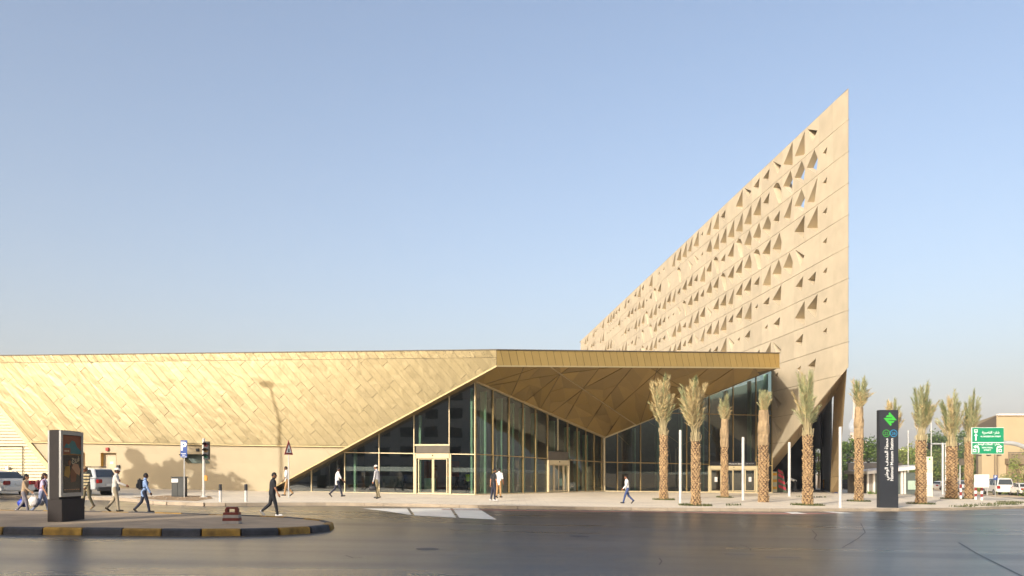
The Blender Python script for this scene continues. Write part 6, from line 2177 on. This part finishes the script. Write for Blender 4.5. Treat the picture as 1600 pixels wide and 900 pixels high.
MB().box((b.x + 2.5 * s, b.y - .08, E + (YH - 722) * s), (9 * s, .06, 10 * s)).build("plate", MATS["grille_grey"], t)

# painted boards and mosaic pillar in the portal
M("mural_green", srgb(70, 84, 62), .7, vary=.4, vscale=2.2); M("mural_red", srgb(168, 44, 62), .7, vary=.3, vscale=2); M("mural_yellow", srgb(206, 150, 40), .7, vary=.3); M("mural_cream", srgb(180, 176, 150), .7, vary=.2)
b = ground_at(1222, 83, WALK); s = 83 / F
t = thing("painted_board", b, "dark green board with red bands leaning in the portal", "board")
vs = [Vector((b.x - 7 * s, 83, b.z)), Vector((b.x + 7.5 * s, 83, b.z)), Vector((b.x + 1 * s, 83, b.z + 35 * s)), Vector((b.x - 8 * s, 83, b.z + 35 * s))]
MB().prism(vs, Vector((0, .15, 0))).build("panel", MATS["mural_green"], t)
for z_ in (8, 17, 26, 33):
    a_, c_ = vs[0].lerp(vs[3], z_ / 36), vs[1].lerp(vs[2], (z_ - 4) / 36)
    MB().prism([a_ + Vector((.1, -.02, 0)), c_ + Vector((-.05, -.02, -.05)), c_ + Vector((-.05, -.02, .22)), a_ + Vector((.1, -.02, .3))], Vector((0, .01, 0))).build("painted_band", MATS["mural_red"], t)
b = ground_at(1210.5, 81.6, WALK)
t = thing("painted_board", b, "narrow cream and yellow board beside the glass edge in the portal", "board")
MB().box((b.x, b.y, b.z + 16 * s), (6.5 * s, .12, 32 * s)).build("panel", MATS["mural_cream"], t)
for z_ in (7, 18, 28): MB().box((b.x, b.y - .07, b.z + z_ * s), (6 * s, .02, 4 * s)).build("painted_band", MATS["mural_yellow"], t)
b = ground_at(1306.5, 84, WALK); s = 84 / F
t = thing("mosaic_pillar", b, "small pillar patterned in yellow and dark blue by the portal leg", "pillar")
rm_ = random.Random(3)
M("mosaic_blue", srgb(60, 62, 92), .6)
MB().box((b.x, b.y, b.z + 18 * s), (6.6 * s, .4, 36 * s)).build("core", MATS["mosaic_blue"], t)
for i in range(26):
    zq = rm_.uniform(1, 35) * s; xq = rm_.uniform(-2.6, 2.6) * s
    MB().box((b.x + xq, b.y - .205, b.z + zq), (rm_.uniform(.6, 1.8) * s, .02, rm_.uniform(.8, 2.4) * s)).build("tessera", MATS["mural_yellow" if rm_.random() < .7 else "mural_cream"], t)
b = ground_at(1288.5, 100, WALK); s = 100 / F
t = thing("yellow_panel", b, "small yellow panel far inside the portal", "board")
MB().box((b.x, b.y, b.z + 10 * s), (5 * s, .2, 14 * s)).build("panel", MATS["mural_yellow"], t)
MB().box((b.x, b.y, b.z + 1.5 * s), (4 * s, .3, 3 * s)).build("foot", MATS["grille_grey"], t)

# ================================================================ the street behind the camera: shades the road, mirrors in the glass
M("block_render", srgb(196, 186, 172), .8, vary=.08, vscale=.4); M("block_glass", (.03, .04, .05), .1)


def block(corners, H, label, storeys):
    c0 = corners[0]
    t = thing("apartment_block", (c0[0], c0[1], gz(*c0)), label, "building", "buildings across the street")
    MB().prism([Vector((x, y, -1.5)) for x, y in corners], Vector((0, 0, H + 1.5))).build("wall", MATS["block_render"], t)
    a, b = Vector((*corners[0], 0)), Vector((*corners[1], 0)); d = (b - a).normalized(); n_ = Vector((d.y, -d.x, 0))
    if (Vector((0, 40, 0)) - a).dot(n_) < 0: n_ = -n_
    L_ = (b - a).length
    for f in range(storeys):
        for k in range(int(L_ / 4)):
            p = a + d * (2 + k * 4) + n_ * .03
            z = 1.6 + f * (H - 2) / storeys
            MB().add([p - d * 1.1 + Vector((0, 0, z)), p + d * 1.1 + Vector((0, 0, z)), p + d * 1.1 + Vector((0, 0, z + 1.7)), p - d * 1.1 + Vector((0, 0, z + 1.7))], [(0, 1, 2, 3)]).build("window", MATS["block_glass"], t)


tanE = math.tan(SUN_EL)
HA = (31 + 14) / SY * tanE
HB_ = (46 + 14) / SY * tanE
block([(-42.5, -14), (-120, -14), (-120, -34), (-42.5, -34)], HA, "lower apartment block across the street, out of frame", 6)
block([(-39, -14), (70, -51.3), (64, -69), (-45, -36)], HB_, "taller apartment block across the street, out of frame", 8)
for i, (x, y, k, pc) in enumerate(((-9, -4, SEDAN, "car_dark"), (-15.5, -4.5, SUV, "car_silver"), (9, -4, SEDAN, "car_grey"))):
    car(k, Vector((x, y, gz(x, y))), 88, pc, "%s parked across the street, out of frame, seen only mirrored" % ("dark saloon car", "silver SUV", "grey saloon car")[i], "cars mirrored in the glass")

# ================================================================ the dusty air
hz = MB().box((150, 1000, 90), (5200, 2400, 190)).build("haze", None)
hz.data.materials.clear()
hm = bpy.data.materials.new("haze_air"); hm.use_nodes = True
hm.node_tree.nodes.clear()
ho_ = hm.node_tree.nodes.new("ShaderNodeOutputMaterial"); hvn = hm.node_tree.nodes.new("ShaderNodeVolumePrincipled")
hvn.inputs["Color"].default_value = (.93, .93, .94, 1); hvn.inputs["Density"].default_value = .0004; hvn.inputs["Anisotropy"].default_value = 0.0
hm.node_tree.links.new(hvn.outputs[0], ho_.inputs["Volume"])
hz.data.materials.append(hm)
tag(hz, "thin pale dusty haze filling the air over the whole place", "haze", kind="stuff")
